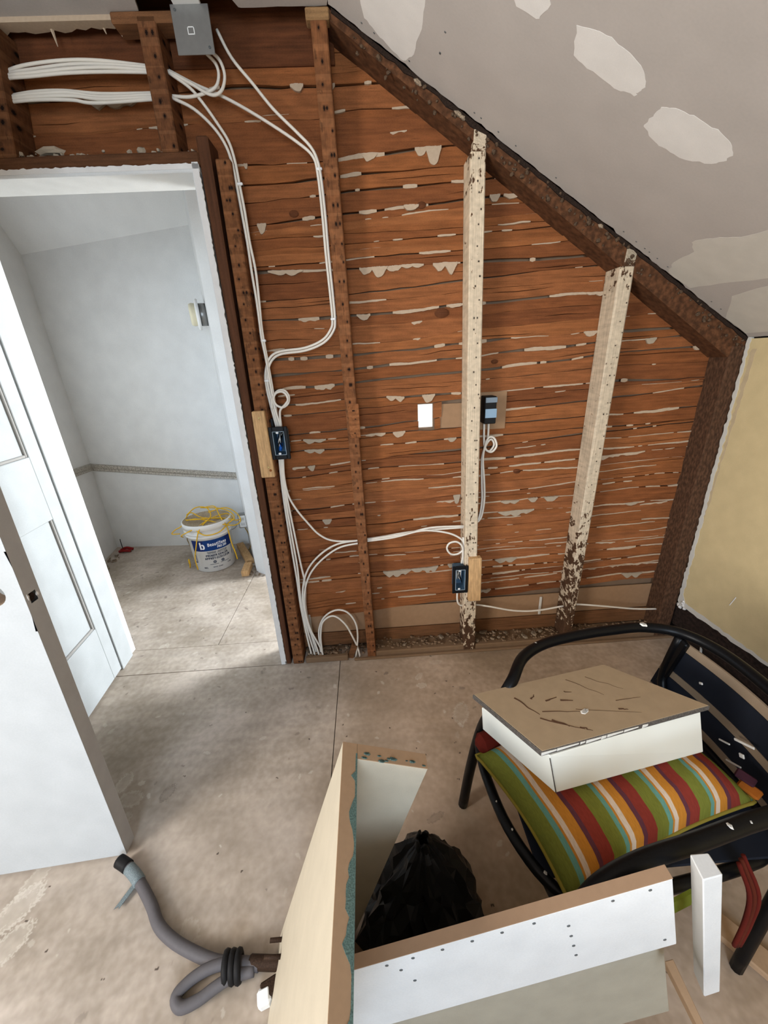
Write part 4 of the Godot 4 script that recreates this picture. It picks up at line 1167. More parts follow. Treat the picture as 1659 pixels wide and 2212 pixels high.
	# cables below the switch box
	cable("white cable curving from the switch box through the middle stud to the first cream stud", [V(-0.337,0.996,-0.030), V(-0.344,0.911,-0.030), V(-0.338,0.833,-0.030), V(-0.314,0.771,-0.030), V(-0.274,0.706,-0.030), V(-0.232,0.650,-0.030), V(-0.176,0.618,-0.030), V(-0.078,0.611,-0.030), V(0.042,0.620,-0.030), V(0.142,0.630,-0.030), V(0.242,0.650,-0.030), V(0.392,0.648,-0.030)])
	cable("rightmost of the three white cables dropping from the switch box to the floor cut-out", [V(-0.340,0.996,-0.030), V(-0.348,0.892,-0.030), V(-0.343,0.793,-0.030), V(-0.336,0.668,-0.030), V(-0.328,0.524,-0.030), V(-0.322,0.410,-0.036), V(-0.334,0.30,-0.04), V(-0.330,0.16,-0.04), V(-0.312,0.0,-0.04)])
	cable("middle one of the three white cables dropping from the switch box to the floor", [V(-0.346,0.996,-0.030), V(-0.352,0.893,-0.030), V(-0.351,0.774,-0.030), V(-0.347,0.626,-0.030), V(-0.344,0.491,-0.030), V(-0.350,0.324,-0.030), V(-0.340,0.169,-0.030), V(-0.324,0.046,-0.030), V(-0.32,-0.004,-0.03)])
	cable("leftmost white cable dropping from the switch box to the floor, hugging the door stud", [V(-0.352,0.996,-0.030), V(-0.358,0.873,-0.030), V(-0.359,0.753,-0.030), V(-0.357,0.604,-0.030), V(-0.354,0.445,-0.030), V(-0.3545,0.299,-0.030), V(-0.347,0.143,-0.030), V(-0.338,0.033,-0.030), V(-0.336,-0.004,-0.03)])
	cable("upper white cable arching from the floor cut-out up into the middle stud", [V(-0.058,0.611,-0.034), V(-0.158,0.601,-0.030), V(-0.231,0.562,-0.030), V(-0.293,0.498,-0.030), V(-0.327,0.419,-0.030), V(-0.341,0.323,-0.025), V(-0.333,0.195,-0.024), V(-0.310,0.086,-0.024), V(-0.297,-0.002,-0.024)])
	cable("lower white cable arching from the floor cut-out up into the middle stud", [V(-0.058,0.600,-0.030), V(-0.149,0.585,-0.030), V(-0.224,0.539,-0.030), V(-0.285,0.475,-0.030), V(-0.322,0.395,-0.030), V(-0.335,0.298,-0.022), V(-0.324,0.181,-0.020), V(-0.290,0.071,-0.020), V(-0.276,-0.002,-0.020)])
	cable("taller white cable loop standing over the floor cut-out", [V(-0.290,0.0,-0.030), V(-0.291,0.080,-0.030), V(-0.286,0.164,-0.030), V(-0.255,0.232,-0.030), V(-0.199,0.266,-0.030), V(-0.147,0.251,-0.030), V(-0.113,0.189,-0.030), V(-0.108,0.109,-0.026), V(-0.124,0.002,-0.016)])
	cable("shorter white cable loop standing over the floor cut-out", [V(-0.281,0.0,-0.022), V(-0.283,0.060,-0.022), V(-0.280,0.138,-0.022), V(-0.262,0.212,-0.022), V(-0.211,0.241,-0.022), V(-0.162,0.193,-0.022), V(-0.130,0.111,-0.022), V(-0.112,0.050,-0.020), V(-0.104,0.002,-0.014)])
	cable("white cable running straight from the middle stud to the first cream stud", [V(-0.052,0.611,-0.036), V(0.042,0.620,-0.036), V(0.122,0.630,-0.036), V(0.222,0.637,-0.036), V(0.392,0.639,-0.036)])
	cable("white cable from the middle stud bending down to the outlet box", [V(-0.052,0.606,-0.026), V(0.082,0.617,-0.026), V(0.202,0.640,-0.026), V(0.302,0.626,-0.026), V(0.363,0.598,-0.026), V(0.386,0.563,-0.026), V(0.386,0.470,-0.026)])
	cable("single curl of spare white cable above the outlet box", [V(0.381,0.60,-0.020), V(0.388,0.551,-0.020), V(0.364,0.523,-0.020), V(0.330,0.523,-0.018), V(0.311,0.552,-0.016), V(0.321,0.578,-0.014), V(0.353,0.583,-0.013), V(0.378,0.556,-0.014), V(0.382,0.505,-0.02), V(0.379,0.470,-0.026)])
	cable("white cable leaving the outlet box, sagging along the low boards to the second cream stud", [V(0.365,0.345,-0.030), V(0.365,0.278,-0.030), V(0.377,0.247,-0.034), V(0.399,0.237,-0.040), V(0.458,0.235,-0.040), V(0.525,0.222,-0.036), V(0.637,0.192,-0.034), V(0.749,0.183,-0.034), V(0.885,0.200,-0.034)])
	cable("white cable end lying between the second cream stud and the dark corner post", [V(0.90,0.208,-0.030), V(0.96,0.203,-0.030), V(1.085,0.182,-0.030), V(1.225,0.157,-0.030), V(1.341,0.147,-0.030)])
	cable("white cable curled under the grey sided box behind the first cream stud", [V(0.480,1.080,-0.060), V(0.480,1.015,-0.060), V(0.471,0.996,-0.060), V(0.474,0.968,-0.060), V(0.498,0.957,-0.058), V(0.516,0.981,-0.056), V(0.504,1.013,-0.054), V(0.482,1.018,-0.052), V(0.470,0.990,-0.054), V(0.464,0.930,-0.06), V(0.474,0.829,-0.060), V(0.478,0.746,-0.060), V(0.468,0.672,-0.060), V(0.44,0.648,-0.045)])
	cable("second white cable beside the curl, close along the first cream stud", [V(0.464,1.080,-0.066), V(0.466,1.015,-0.066), V(0.472,0.972,-0.066), V(0.492,0.960,-0.066), V(0.508,0.985,-0.064), V(0.494,1.008,-0.062), V(0.474,0.985,-0.062), V(0.462,0.930,-0.066), V(0.466,0.829,-0.068), V(0.470,0.746,-0.066), V(0.460,0.672,-0.062), V(0.44,0.645,-0.05)])

var staple_count := -1
func get_tree_index() -> int:
	staple_count += 1
	return staple_count

# ------------------------------------------------------------------ hall
# lettering bent round the pail: centre angle, height, letter height
func curved_text(text: String, font: Font, height: float, mid_angle: float, y: float, radius: Callable, max_width := 0.0) -> ArrayMesh:
	var tm := TextMesh.new()
	tm.text = text
	tm.font = font
	tm.font_size = 32
	tm.pixel_size = height / 32.0 / 0.72
	tm.depth = 0.0008
	tm.curve_step = 2.0
	var arr := tm.get_mesh_arrays()
	var vs: PackedVector3Array = arr[Mesh.ARRAY_VERTEX]
	var ix: PackedInt32Array = arr[Mesh.ARRAY_INDEX] if arr[Mesh.ARRAY_INDEX] != null else PackedInt32Array()
	var lo := 1e9
	var hi := -1e9
	for v in vs:
		lo = minf(lo, v.x)
		hi = maxf(hi, v.x)
	var k := 1.0
	if max_width > 0.0: k = max_width / (hi - lo)
	var st := begin()
	var n := ix.size() if ix.size() > 0 else vs.size()
	for i in n:
		var v: Vector3 = vs[ix[i]] if ix.size() > 0 else vs[i]
		var yy := y + v.y
		var r: float = radius.call(yy) + 0.0012 + v.z
		var a := mid_angle + (v.x - (lo + hi) / 2) * k / r
		st.set_uv(Vector2.ZERO)
		st.add_vertex(V(sin(a) * r, yy, cos(a) * r))
	return done(st)

# a patch of shell round the pail between two angles and heights
func shell(a0: float, a1: float, y0: float, y1: float, radius: Callable, lift: float, seg := 20) -> ArrayMesh:
	var st := begin(true)
	for k in seg:
		var b0 := lerpf(a0, a1, float(k) / seg)
		var b1 := lerpf(a0, a1, float(k + 1) / seg)
		var p := func(a: float, y: float) -> Vector3:
			var r: float = radius.call(y) + lift
			return V(sin(a) * r, y, cos(a) * r)
		quad(st, p.call(b0, y0), p.call(b1, y0), p.call(b1, y1), p.call(b0, y1), V(0, (y0 + y1) / 2, 0))
	return done(st)

func hall_things() -> void:
	var c := V(-1.165, 0.001, -1.09)
	var b := thing("paint_bucket", "white pail of primer sealer with a blue label band, standing in the hall", "bucket", c)
	var rad := func(y: float) -> float: return lerpf(0.132, 0.151, y / 0.36)
	var st := begin(true)
	lathe(st, [Vector2(0.0, 0.0), Vector2(0.127, 0.0), Vector2(0.132, 0.005), Vector2(0.145, 0.262)], 48, Vector3.ZERO)
	lathe(st, [Vector2(0.145, 0.262), Vector2(0.155, 0.264), Vector2(0.156, 0.280), Vector2(0.148, 0.283)], 48, Vector3.ZERO)
	lathe(st, [Vector2(0.148, 0.283), Vector2(0.157, 0.286), Vector2(0.158, 0.300), Vector2(0.150, 0.303)], 48, Vector3.ZERO)
	lathe(st, [Vector2(0.150, 0.303), Vector2(0.150, 0.322)], 48, Vector3.ZERO)
	part("body", done(st), M.pail, b)
	var li := begin(true)
	lathe(li, [Vector2(0.151, 0.318), Vector2(0.160, 0.319), Vector2(0.161, 0.356), Vector2(0.159, 0.360), Vector2(0.152, 0.360), Vector2(0.149, 0.356)], 48, Vector3.ZERO)
	part("lid_rim", done(li), M.pail, b)
	var lt := begin(true)
	lathe(lt, [Vector2(0.155, 0.3605), Vector2(0.149, 0.3615), Vector2(0.146, 0.356), Vector2(0.12, 0.358), Vector2(0.115, 0.353), Vector2(0.0, 0.353)], 40, Vector3.ZERO)
	part("dusty_lid", done(lt), M.pail_dust, b)
	var ha := begin()
	var hp := []
	for k in 15:
		var a := PI * k / 14.0
		hp.append(V(-0.16 * cos(a) * 0.98, 0.262 - 0.085 * sin(a), -0.1 + -0.075 * sin(a)))
	tube(ha, smooth_path(hp, 2), 0.0022, 6)
	part("wire_handle", done(ha), M.steel, b)
	var f := 0.43
	var band := part("label", shell(f - 1.02, f + 0.98, 0.168, 0.248, rad, 0.0006), M.navy, b)
	var mid := part("label_light_field", shell(f - 0.42, f + 0.6, 0.1685, 0.2475, rad, 0.0010), M.blue, band)
	mid.name = "label_light_field"
	part("label_border", shell(f - 1.02, f - 0.985, 0.075, 0.168, rad, 0.0008, 3), M.navy, band)
	part("label_border", shell(f - 1.3, f - 0.985, 0.072, 0.078, rad, 0.0008, 6), M.navy, band)
	part("label_border", shell(f + 0.95, f + 0.98, 0.09, 0.168, rad, 0.0008, 3), M.navy, band)
	var bold := SystemFont.new()
	bold.font_names = PackedStringArray(["Droid Sans"])
	bold.font_weight = 700
	var reg := SystemFont.new()
	reg.font_names = PackedStringArray(["Droid Sans"])
	part("logo_letter", curved_text("b", bold, 0.050, f - 0.48, 0.206, rad), M.white_print, band)
	part("lettering", curved_text("BeautiTone", bold, 0.0235, f + 0.22, 0.213, rad, 0.128), M.white_print, band)
	part("lettering", curved_text("PRO 200", bold, 0.017, f + 0.42, 0.188, rad, 0.066), M.white_print, band)
	part("lettering", curved_text("INTERIOR   INTÉRIEUR", reg, 0.0075, f + 0.15, 0.156, rad, 0.135), M.ink, band)
	part("lettering", curved_text("LATEX PRIMER   APPRÊT AU LATEX", reg, 0.006, f + 0.15, 0.147, rad, 0.13), M.ink, band)
	part("lettering", curved_text("PRIMER SEALER", bold, 0.0155, f + 0.12, 0.130, rad, 0.150), M.ink, band)
	part("lettering", curved_text("APPRÊT-SCELLEUR", bold, 0.0155, f + 0.12, 0.108, rad, 0.172), M.ink, band)
	part("lettering", curved_text("WHITE - BLANC", reg, 0.0075, f + 0.05, 0.038, rad, 0.065), M.ink, band)
	part("lettering", curved_text("18.9 L", bold, 0.010, f - 0.56, 0.037, rad, 0.028), M.ink, band)
	part("lettering", curved_text("32-550", reg, 0.0075, f + 0.65, 0.048, rad, 0.026), M.ink, band)
	for a in [f - 0.06, f + 0.33]:
		var ic := begin()
		for k in 20:
			for q in [[0.006, 0.0105], [0.0, 0.0035]]:
				var p := func(t: float, r: float) -> Vector3:
					var yy := 0.080 + sin(t) * r
					var rr: float = rad.call(yy) + 0.0012
					var an: float = a + cos(t) * r / rr
					return V(sin(an) * rr, yy, cos(an) * rr)
				var t0 := TAU * k / 20.0
				var t1 := TAU * (k + 1) / 20.0
				quad(ic, p.call(t0, q[0]), p.call(t1, q[0]), p.call(t1, q[1]), p.call(t0, q[1]), V(0, 0.08, 0))
		part("round_symbol", done(ic), M.ink, band)
	part("lettering", curved_text("Use before painting", reg, 0.005, f - 0.11, 0.062, rad, 0.055), M.ink, band)
	part("lettering", curved_text("Avant la peinture", reg, 0.005, f + 0.42, 0.066, rad, 0.06), M.ink, band)

	# yellow cord dumped on the lid
	var y := thing("extension_cord", "yellow cord dumped in loose loops on the bucket lid, hanging over its sides", "cord", c)
	var paths := [
		[V(-0.165, 0.245, 0.05), V(-0.12, 0.30, 0.145), V(-0.02, 0.345, 0.145), V(0.05, 0.372, 0.05), V(0.13, 0.368, -0.04), V(0.17, 0.335, -0.02), V(0.10, 0.358, 0.02), V(-0.02, 0.372, 0.02), V(-0.11, 0.395, -0.03), V(-0.15, 0.36, -0.02), V(-0.17, 0.32, 0.03), V(-0.21, 0.30, 0.04), V(-0.235, 0.275, 0.05), V(-0.17, 0.28, 0.07)],
		[V(-0.06, 0.045, 0.165), V(-0.06, 0.13, 0.168), V(-0.035, 0.22, 0.165), V(0.0, 0.32, 0.164), V(0.03, 0.364, 0.13), V(0.05, 0.385, 0.04), V(0.0, 0.42, -0.04), V(-0.07, 0.43, -0.03), V(-0.13, 0.39, 0.0)],
		[V(-0.03, 0.42, -0.05), V(0.05, 0.425, -0.05), V(0.09, 0.39, 0.0), V(0.13, 0.362, 0.06), V(0.155, 0.31, 0.065), V(0.166, 0.20, 0.075), V(0.185, 0.11, 0.085), V(0.19, 0.07, 0.09)],
		[V(0.02, 0.40, 0.0), V(0.12, 0.41, -0.05), V(0.19, 0.37, -0.05), V(0.225, 0.32, -0.02), V(0.20, 0.305, 0.03), V(0.14, 0.335, 0.08), V(0.06, 0.365, 0.08), V(-0.05, 0.375, 0.05), V(-0.11, 0.372, 0.06)],
		[V(-0.03, 0.345, 0.15), V(0.04, 0.30, 0.168), V(0.12, 0.30, 0.13), V(0.165, 0.33, 0.04), V(0.19, 0.345, 0.0), V(0.15, 0.372, -0.06), V(0.06, 0.395, -0.09), V(-0.06, 0.41, -0.08)],
		[V(-0.13, 0.365, 0.03), V(-0.05, 0.378, 0.07), V(0.04, 0.378, 0.06), V(0.13, 0.362, 0.03), V(0.20, 0.33, 0.0), V(0.21, 0.315, -0.05)]]
	for p in paths: part("cord_loop", tube_mesh(p, 0.0037, 8, 6), M.rope, y)
	part("dusty_tail", tube_mesh([V(-0.17, 0.28, -0.05), V(-0.20, 0.21, -0.10), V(-0.26, 0.13, -0.18), V(-0.29, 0.06, -0.25), V(-0.30, 0.004, -0.28)], 0.0036, 6, 5), M.rope_dusty, y)
	part("cord_end", tube_mesh([V(-0.17, 0.006, 0.05), V(-0.155, 0.04, 0.07), V(-0.165, 0.07, 0.05), V(-0.18, 0.03, 0.03)], 0.005, 8, 5), M.rope, y)
	# bracing offcuts
	var o1 := thing("wood_offcut", "longer pale wood offcut beside the bucket, its end resting on another", "wood offcut")
	part("block", box_mesh(V(-0.975, 0.034, -1.165), V(0.052, 0.038, 0.29), Basis(Vector3.UP, 0.52) * Basis(Vector3.RIGHT, 0.08)), M.pine, o1)
	var o2 := thing("wood_offcut", "short pale wood offcut on the floor in front of the longer one", "wood offcut")
	part("block", box_mesh(V(-0.898, 0.021, -0.935), V(0.050, 0.04, 0.135), Basis(Vector3.UP, 0.08)), M.pine, o2)
	# outlet box and bare lamp holder on the side wall
	var ob := thing("outlet_box", "grey metal outlet box with receptacle low on the hall side wall", "outlet box", V(-0.955, 0.285, -1.20))
	var bs := Basis(Vector3.UP, 0.15)
	part("metal_box", box_mesh(V(0, 0, 0), V(0.060, 0.105, 0.05), bs, 0.003), M.steel, ob)
	part("receptacle", box_mesh(bs * V(0, 0, 0.027), V(0.046, 0.088, 0.006), bs, 0.002), M.clip, ob)
	for k in [-1, 1]:
		part("socket_face", box_mesh(bs * V(0, 0.02 * k, 0.0305), V(0.028, 0.024, 0.003), bs, 0.001), M.white, ob)
		for q in [-1, 1]: part("slot", box_mesh(bs * V(0.006 * q, 0.02 * k, 0.0325), V(0.002, 0.007, 0.001), bs, 0.0002), M.ink, ob)
	var oc := MeshInstance3D.new()
	oc.mesh = tube_mesh([V(-0.955, 0.235, -1.20), V(-0.93, 0.17, -1.19), V(-0.925, 0.10, -1.18), V(-0.955, 0.04, -1.22), V(-0.99, 0.006, -1.26)], 0.004, 6, 5)
	oc.material_override = M.rope_dusty
	oc.name = "cable"
	oc.name = numbered("cable", self)
	add_child(oc)
	meta(oc, "dusty tan cord dropping from the hall outlet box to the floor", "cable")
	var lh := thing("lamp_holder", "round white porcelain lamp holder on the hall side wall, without a bulb", "lamp holder", V(-0.962, 1.632, -1.15))
	var ax := Basis(Vector3.BACK, PI / 2) * Basis(Vector3.RIGHT, 0.35)
	var lp := begin(true)
	lathe(lp, [Vector2(0.0, -0.05), Vector2(0.060, -0.05), Vector2(0.062, -0.02), Vector2(0.060, 0.0), Vector2(0.052, 0.006)], 32, Vector3.ZERO, ax)
	part("canopy_box", done(lp), M.steel, lh)
	var l2 := begin(true)
	lathe(l2, [Vector2(0.082, -0.004), Vector2(0.085, 0.004), Vector2(0.080, 0.012), Vector2(0.068, 0.016), Vector2(0.0, 0.016)], 32, Vector3.ZERO, ax)
	part("flange", done(l2), M.pail, lh)
	var l3 := begin(true)
	lathe(l3, [Vector2(0.060, 0.014), Vector2(0.062, 0.034), Vector2(0.056, 0.048), Vector2(0.040, 0.050), Vector2(0.036, 0.026), Vector2(0.0, 0.026)], 32, Vector3.ZERO, ax)
	part("socket_collar", done(l3), mat(Color(0.86, 0.83, 0.72), 0.4), lh)
	var wc := thing("wire_cutters", "small red handled tool lying by the far hall corner", "tool", V(-1.99, 0.0, -1.40))
	part("red_handle", tube_mesh([V(-0.04, 0.012, 0.02), V(0.0, 0.022, 0.03), V(0.05, 0.014, 0.02)], 0.011, 8, 4), M.red, wc)
	part("red_handle", tube_mesh([V(-0.04, 0.012, 0.0), V(0.0, 0.028, -0.01), V(0.05, 0.014, -0.01)], 0.011, 8, 4), M.red, wc)
	part("wire", tube_mesh([V(-0.02, 0.02, 0.0), V(-0.022, 0.07, 0.0), V(-0.02, 0.11, 0.0)], 0.003, 6, 3), M.rubber, wc)
	var hb := begin()
	for k in 26:
		lump(hb, V(-2.06 + rng.randf_range(0, 0.10), 0.006, -1.40 + rng.randf_range(0, 0.3)), V(0.03, 0.014, 0.022) * rng.randf_range(0.3, 1.2), Basis(Vector3.UP, rng.randf() * 6.0), 5)
	for k in 22:
		lump(hb, V(-0.845 + rng.randf_range(-0.05, 0.06), 0.005, -0.90 + rng.randf_range(-0.10, 0.05)), V(0.03, 0.010, 0.022) * rng.randf_range(0.3, 1.0), Basis(Vector3.UP, rng.randf() * 6.0), 5)
	var hd := part("hall_debris", done(hb), M.chunk, self, "stuff")
	meta(hd, "crumbs of plaster swept to the hall corners on the plywood", "debris")

# ------------------------------------------------------------------ chair, cushion, drawer box
func chair_group() -> void:
	var ch := thing("patio_chair", "black tubular armchair with dark and tan woven back straps, by the yellow wall", "chair")
	part("arm_hoop", tube_mesh([V(0.228, 0.0, 0.679), V(0.245, 0.18, 0.685), V(0.268, 0.36, 0.70), V(0.293, 0.50, 0.745), V(0.325, 0.555, 0.735), V(0.38, 0.56, 0.664), V(0.46, 0.56, 0.618), V(0.57, 0.56, 0.593), V(0.67, 0.56, 0.582), V(0.77, 0.56, 0.58), V(0.855, 0.56, 0.615), V(0.90, 0.56, 0.70), V(0.905, 0.56, 0.824), V(0.885, 0.56, 0.94), V(0.81, 0.56, 1.03), V(0.70, 0.56, 1.067), V(0.60, 0.56, 1.084), V(0.494, 0.56, 1.104), V(0.39, 0.56, 1.122), V(0.315, 0.55, 1.142), V(0.272, 0.50, 1.155), V(0.255, 0.36, 1.14), V(0.24, 0.18, 1.12), V(0.225, 0.0, 1.10)], 0.0145, 12, 6), M.tube_black, ch)
	part("seat_frame", tube_mesh([V(0.264, 0.34, 0.70), V(0.245, 0.34, 0.766), V(0.244, 0.34, 0.839), V(0.258, 0.34, 0.94), V(0.30, 0.34, 1.035), V(0.36, 0.34, 1.07), V(0.55, 0.335, 1.06), V(0.78, 0.33, 1.02), V(0.83, 0.33, 0.95), V(0.83, 0.33, 0.72), V(0.78, 0.33, 0.65), V(0.55, 0.335, 0.645), V(0.33, 0.34, 0.66)], 0.012, 10, 5, true), M.tube_black, ch)
	var sling := begin()
	box(sling, V(0.55, 0.343, 0.855), V(0.52, 0.006, 0.36), Basis.IDENTITY, 0.002)
	part("seat_sling", done(sling), M.mesh_navy, ch)
	part("rear_leg", tube_mesh([V(0.85, 0.55, 0.62), V(0.85, 0.40, 0.60), V(0.845, 0.33, 0.62), V(0.87, 0.15, 0.60), V(0.90, 0.0, 0.58)], 0.0125, 10, 5), M.tube_black, ch)
	part("rear_leg", tube_mesh([V(0.80, 0.55, 1.035), V(0.79, 0.38, 1.05), V(0.775, 0.2, 1.06), V(0.76, 0.0, 1.069)], 0.0125, 10, 5), M.tube_black, ch)
	part("brace", tube_mesh([V(0.30, 0.335, 1.035), V(0.325, 0.27, 1.04), V(0.352, 0.2, 1.033), V(0.40, 0.09, 1.0)], 0.0085, 8, 5), M.tube_black, ch)
	part("back_post", box_mesh(V(0.852, 0.452, 0.617), V(0.016, 0.20, 0.022), Basis(Vector3.RIGHT, 0.24), 0.004), M.tube_black, ch)
	part("back_post", box_mesh(V(0.845, 0.452, 1.0), V(0.016, 0.20, 0.022), Basis(Vector3.RIGHT, -0.1), 0.004), M.tube_black, ch)
	# straps bowed between the posts: height range and width along z
	for s in [[0.516, 0.544, 0], [0.428, 0.514, 1], [0.402, 0.426, 0], [0.332, 0.400, 1], [0.302, 0.330, 0]]:
		var st := begin()
		var n := 14
		for i in n:
			var f := func(t: float, y: float, o: float) -> Vector3:
				return V(0.85 + 0.022 * sin(PI * t) + o, y, lerpf(0.612 - (0.54 - y) * 0.24, 1.0 + (0.54 - y) * 0.1, t))
			var t0 := float(i) / n
			var t1 := float(i + 1) / n
			var mid: Vector3 = f.call((t0 + t1) / 2, (s[0] + s[1]) / 2, 0.0025)
			quad(st, f.call(t0, s[0], 0.0), f.call(t1, s[0], 0.0), f.call(t1, s[1], 0.0), f.call(t0, s[1], 0.0), mid)
			quad(st, f.call(t0, s[0], 0.005), f.call(t1, s[0], 0.005), f.call(t1, s[1], 0.005), f.call(t0, s[1], 0.005), mid)
			for e in [s[0], s[1]]: quad(st, f.call(t0, e, 0.0), f.call(t1, e, 0.0), f.call(t1, e, 0.005), f.call(t0, e, 0.005), mid)
		part("dark_strap" if s[2] else "tan_strap", done(st), M.mesh_navy if s[2] else M.mesh_tan, ch)
	var dr := begin()
	for s in [[0.846, 0.435, 0.86, 0.006, 0.05], [0.846, 0.39, 0.82, 0.004, 0.03], [0.846, 0.40, 0.865, 0.010, 0.012], [0.846, 0.36, 0.855, 0.004, 0.04], [0.846, 0.48, 0.72, 0.006, 0.010]]:
		box(dr, V(s[0] + 0.0, s[1], s[2]), V(0.004, s[3], s[4]), Basis(V(1, 0, 0), -0.5), 0.001)
	part("paint_drips", done(dr), M.drip, ch, "stuff")
	var wp := begin()
	lump(wp, V(0.765, 0.572, 0.582), V(0.024, 0.012, 0.022))
	part("white_paint_blob", done(wp), M.drip, ch)
	var chips := begin()
	for p in [V(0.300, 0.53, 0.752), V(0.303, 0.54, 0.75), V(0.43, 0.572, 0.628), V(0.46, 0.571, 0.622), V(0.56, 0.573, 1.092), V(0.60, 0.572, 1.088), V(0.65, 0.572, 1.08), V(0.247, 0.35, 0.89), V(0.262, 0.352, 0.95), V(0.30, 0.352, 1.03)]:
		lump(chips, p, V(0.009, 0.006, 0.012) * rng.randf_range(0.5, 1.1))
	part("chipped_paint", done(chips), M.drip, ch, "stuff")

	# striped cushion
	var cu := thing("seat_cushion", "flat seat cushion in green, orange, red and teal stripes on the black chair", "cushion")
	var im := Image.create(512, 64, false, Image.FORMAT_RGB8)
	var seq := [[0.00, Color(0.46, 0.47, 0.20)], [0.27, Color(0.40, 0.58, 0.52)], [0.36, Color(0.74, 0.49, 0.20)], [0.40, Color(0.83, 0.74, 0.65)], [0.50, Color(0.745, 0.49, 0.19)], [0.68, Color(0.38, 0.22, 0.25)], [0.77, Color(0.53, 0.22, 0.18)]]
	for x in 512:
		var u := fposmod(x / 512.0 * 4.32 + 0.02, 1.0)
		var col: Color = seq[0][1]
		for q in seq:
			if u >= q[0]: col = q[1]
		for yy in 64:
			var w := 0.93 + 0.07 * float((x + yy) % 2) + rng.randf_range(-0.05, 0.05)
			im.set_pixel(x, yy, col * w)
	var cm := StandardMaterial3D.new()
	cm.albedo_texture = tex(im)
	cm.roughness = 0.95
	cm.metallic_specular = 0.1
	var A := V(0.222, 0.385, 0.80)
	var B := V(0.318, 0.375, 1.088)
	var C := V(0.795, 0.385, 0.955)
	var D := V(0.72, 0.39, 0.68)
	var n := 28
	var cs := begin(true)
	var surf := func(u: float, v: float, top: bool) -> Vector3:
		var p := (A.lerp(D, u)).lerp(B.lerp(C, u), v)
		var e := (1.0 - pow(absf(2.0 * u - 1.0), 3.5)) * (1.0 - pow(absf(2.0 * v - 1.0), 3.5))
		var pinch := 0.018 * (sin(PI * v) * (1.0 if u < 0.5 else -1.0) * pow(absf(2.0 * u - 1.0), 6.0))
		var pz := 0.016 * (sin(PI * u) * (1.0 if v < 0.5 else -1.0) * pow(absf(2.0 * v - 1.0), 6.0))
		p += V(pinch, 0, pz)
		var wr := wob.get_noise_2d(u * 60.0, v * 60.0) * 0.006 + wob.get_noise_2d(u * 30.0 + v * 90.0, v * 20.0) * 0.005
		p.y += (pow(maxf(e, 0.0), 0.5) * (0.078 if top else -0.032)) + (wr if top else 0.0) * e
		return p
	for i in n:
		for j in n:
			for top in [true, false]:
				var u0 := float(i) / n
				var u1 := float(i + 1) / n
				var v0 := float(j) / n
				var v1 := float(j + 1) / n
				var q := [surf.call(u0, v0, top), surf.call(u1, v0, top), surf.call(u1, v1, top), surf.call(u0, v1, top)]
				quad(cs, q[0], q[1], q[2], q[3], (q[0] + q[2]) / 2 + V(0, -0.05 if top else 0.05, 0), Vector2(u0, v0), Vector2(u1, v0), Vector2(u1, v1), Vector2(u0, v1))
	part("cover", done(cs), cm, cu)
	var pp := []
	for k in 20: pp.append(surf.call(k / 20.0, 0.0, true))
	for k in 20: pp.append(surf.call(1.0, k / 20.0, true))
	for k in 20: pp.append(surf.call(1.0 - k / 20.0, 1.0, true))
	for k in 20: pp.append(surf.call(0.0, 1.0 - k / 20.0, true))
	var pst := begin(true)
	tube(pst, smooth_path(pp, 2, true), 0.004, 7, true)
	part("piping", done(pst), mat(Color(0.50, 0.44, 0.16), 0.9), cu)
	part("corner_tab", box_mesh(V(0.80, 0.395, 0.935), V(0.026, 0.010, 0.040), Basis(Vector3.UP, 0.4) * Basis(Vector3.BACK, 0.3), 0.004), mat(Color(0.62, 0.34, 0.10), 0.95), cu)
	part("corner_tab", box_mesh(V(0.803, 0.407, 0.918), V(0.022, 0.008, 0.036), Basis(Vector3.UP, 0.5) * Basis(Vector3.BACK, 0.4), 0.003), mat(Color(0.24, 0.12, 0.15), 0.95), cu)
	part("red_fold", box_mesh(V(0.262, 0.40, 0.775), V(0.07, 0.045, 0.05), Basis(Vector3.UP, 0.3), 0.014), M.red_cloth, cu)
	for k in 3:
		part("hanging_tie", tube_mesh([V(0.66 + k * 0.010, 0.39, 1.06 - k * 0.006), V(0.685 + k * 0.009, 0.32, 1.078), V(0.705 + k * 0.007, 0.22, 1.078), V(0.715 + k * 0.006, 0.12, 1.075)], 0.0045, 6, 5), M.red_cloth if k != 1 else mat(Color(0.34, 0.13, 0.07), 0.9), cu)
	part("skirt", plate_mesh([Vector2(0.33, 0.345), Vector2(0.53, 0.345), Vector2(0.52, 0.392), Vector2(0.36, 0.385)], V(0.02, 0, 1.215), V(1, 0, -0.24), V(0, 1, 0), V(0, 0, 0.006)), mat(Color(0.42, 0.46, 0.14), 0.95), cu)

	# drawer box with a loose top
	var bx := thing("drawer_box", "white melamine box with a dusty grey edged top, lying on the striped cushion", "box")
	var st := begin()
	block(st, [V(0.597, 0.475, 0.741), V(0.703, 0.475, 0.900), V(0.600, 0.543, 0.723), V(0.698, 0.566, 0.870), V(0.234, 0.475, 0.80), V(0.340, 0.475, 0.959), V(0.229, 0.543, 0.797), V(0.325, 0.566, 0.944)], 0.0015)
	part("body", done(st), M.melamine, bx)
	part("corner_seam", tube_mesh([V(0.3405, 0.477, 0.9595), V(0.3255, 0.560, 0.9448)], 0.0012, 5, 2), M.grey_trim, bx)
	var q := [V(0.216, 0.55, 0.764), V(0.583, 0.55, 0.699), V(0.716, 0.58, 0.871), V(0.306, 0.58, 0.945)]
	var dn := V(0, -0.013, 0)
	var lid := begin()
	block(lid, [q[0] + dn, q[1] + dn, q[0], q[1], q[3] + dn, q[2] + dn, q[3], q[2]], 0.0015)
	part("top", done(lid), M.grey_trim, bx)
	var li := begin()
	var up := V(0, 0.0012, 0)
	var ins := []
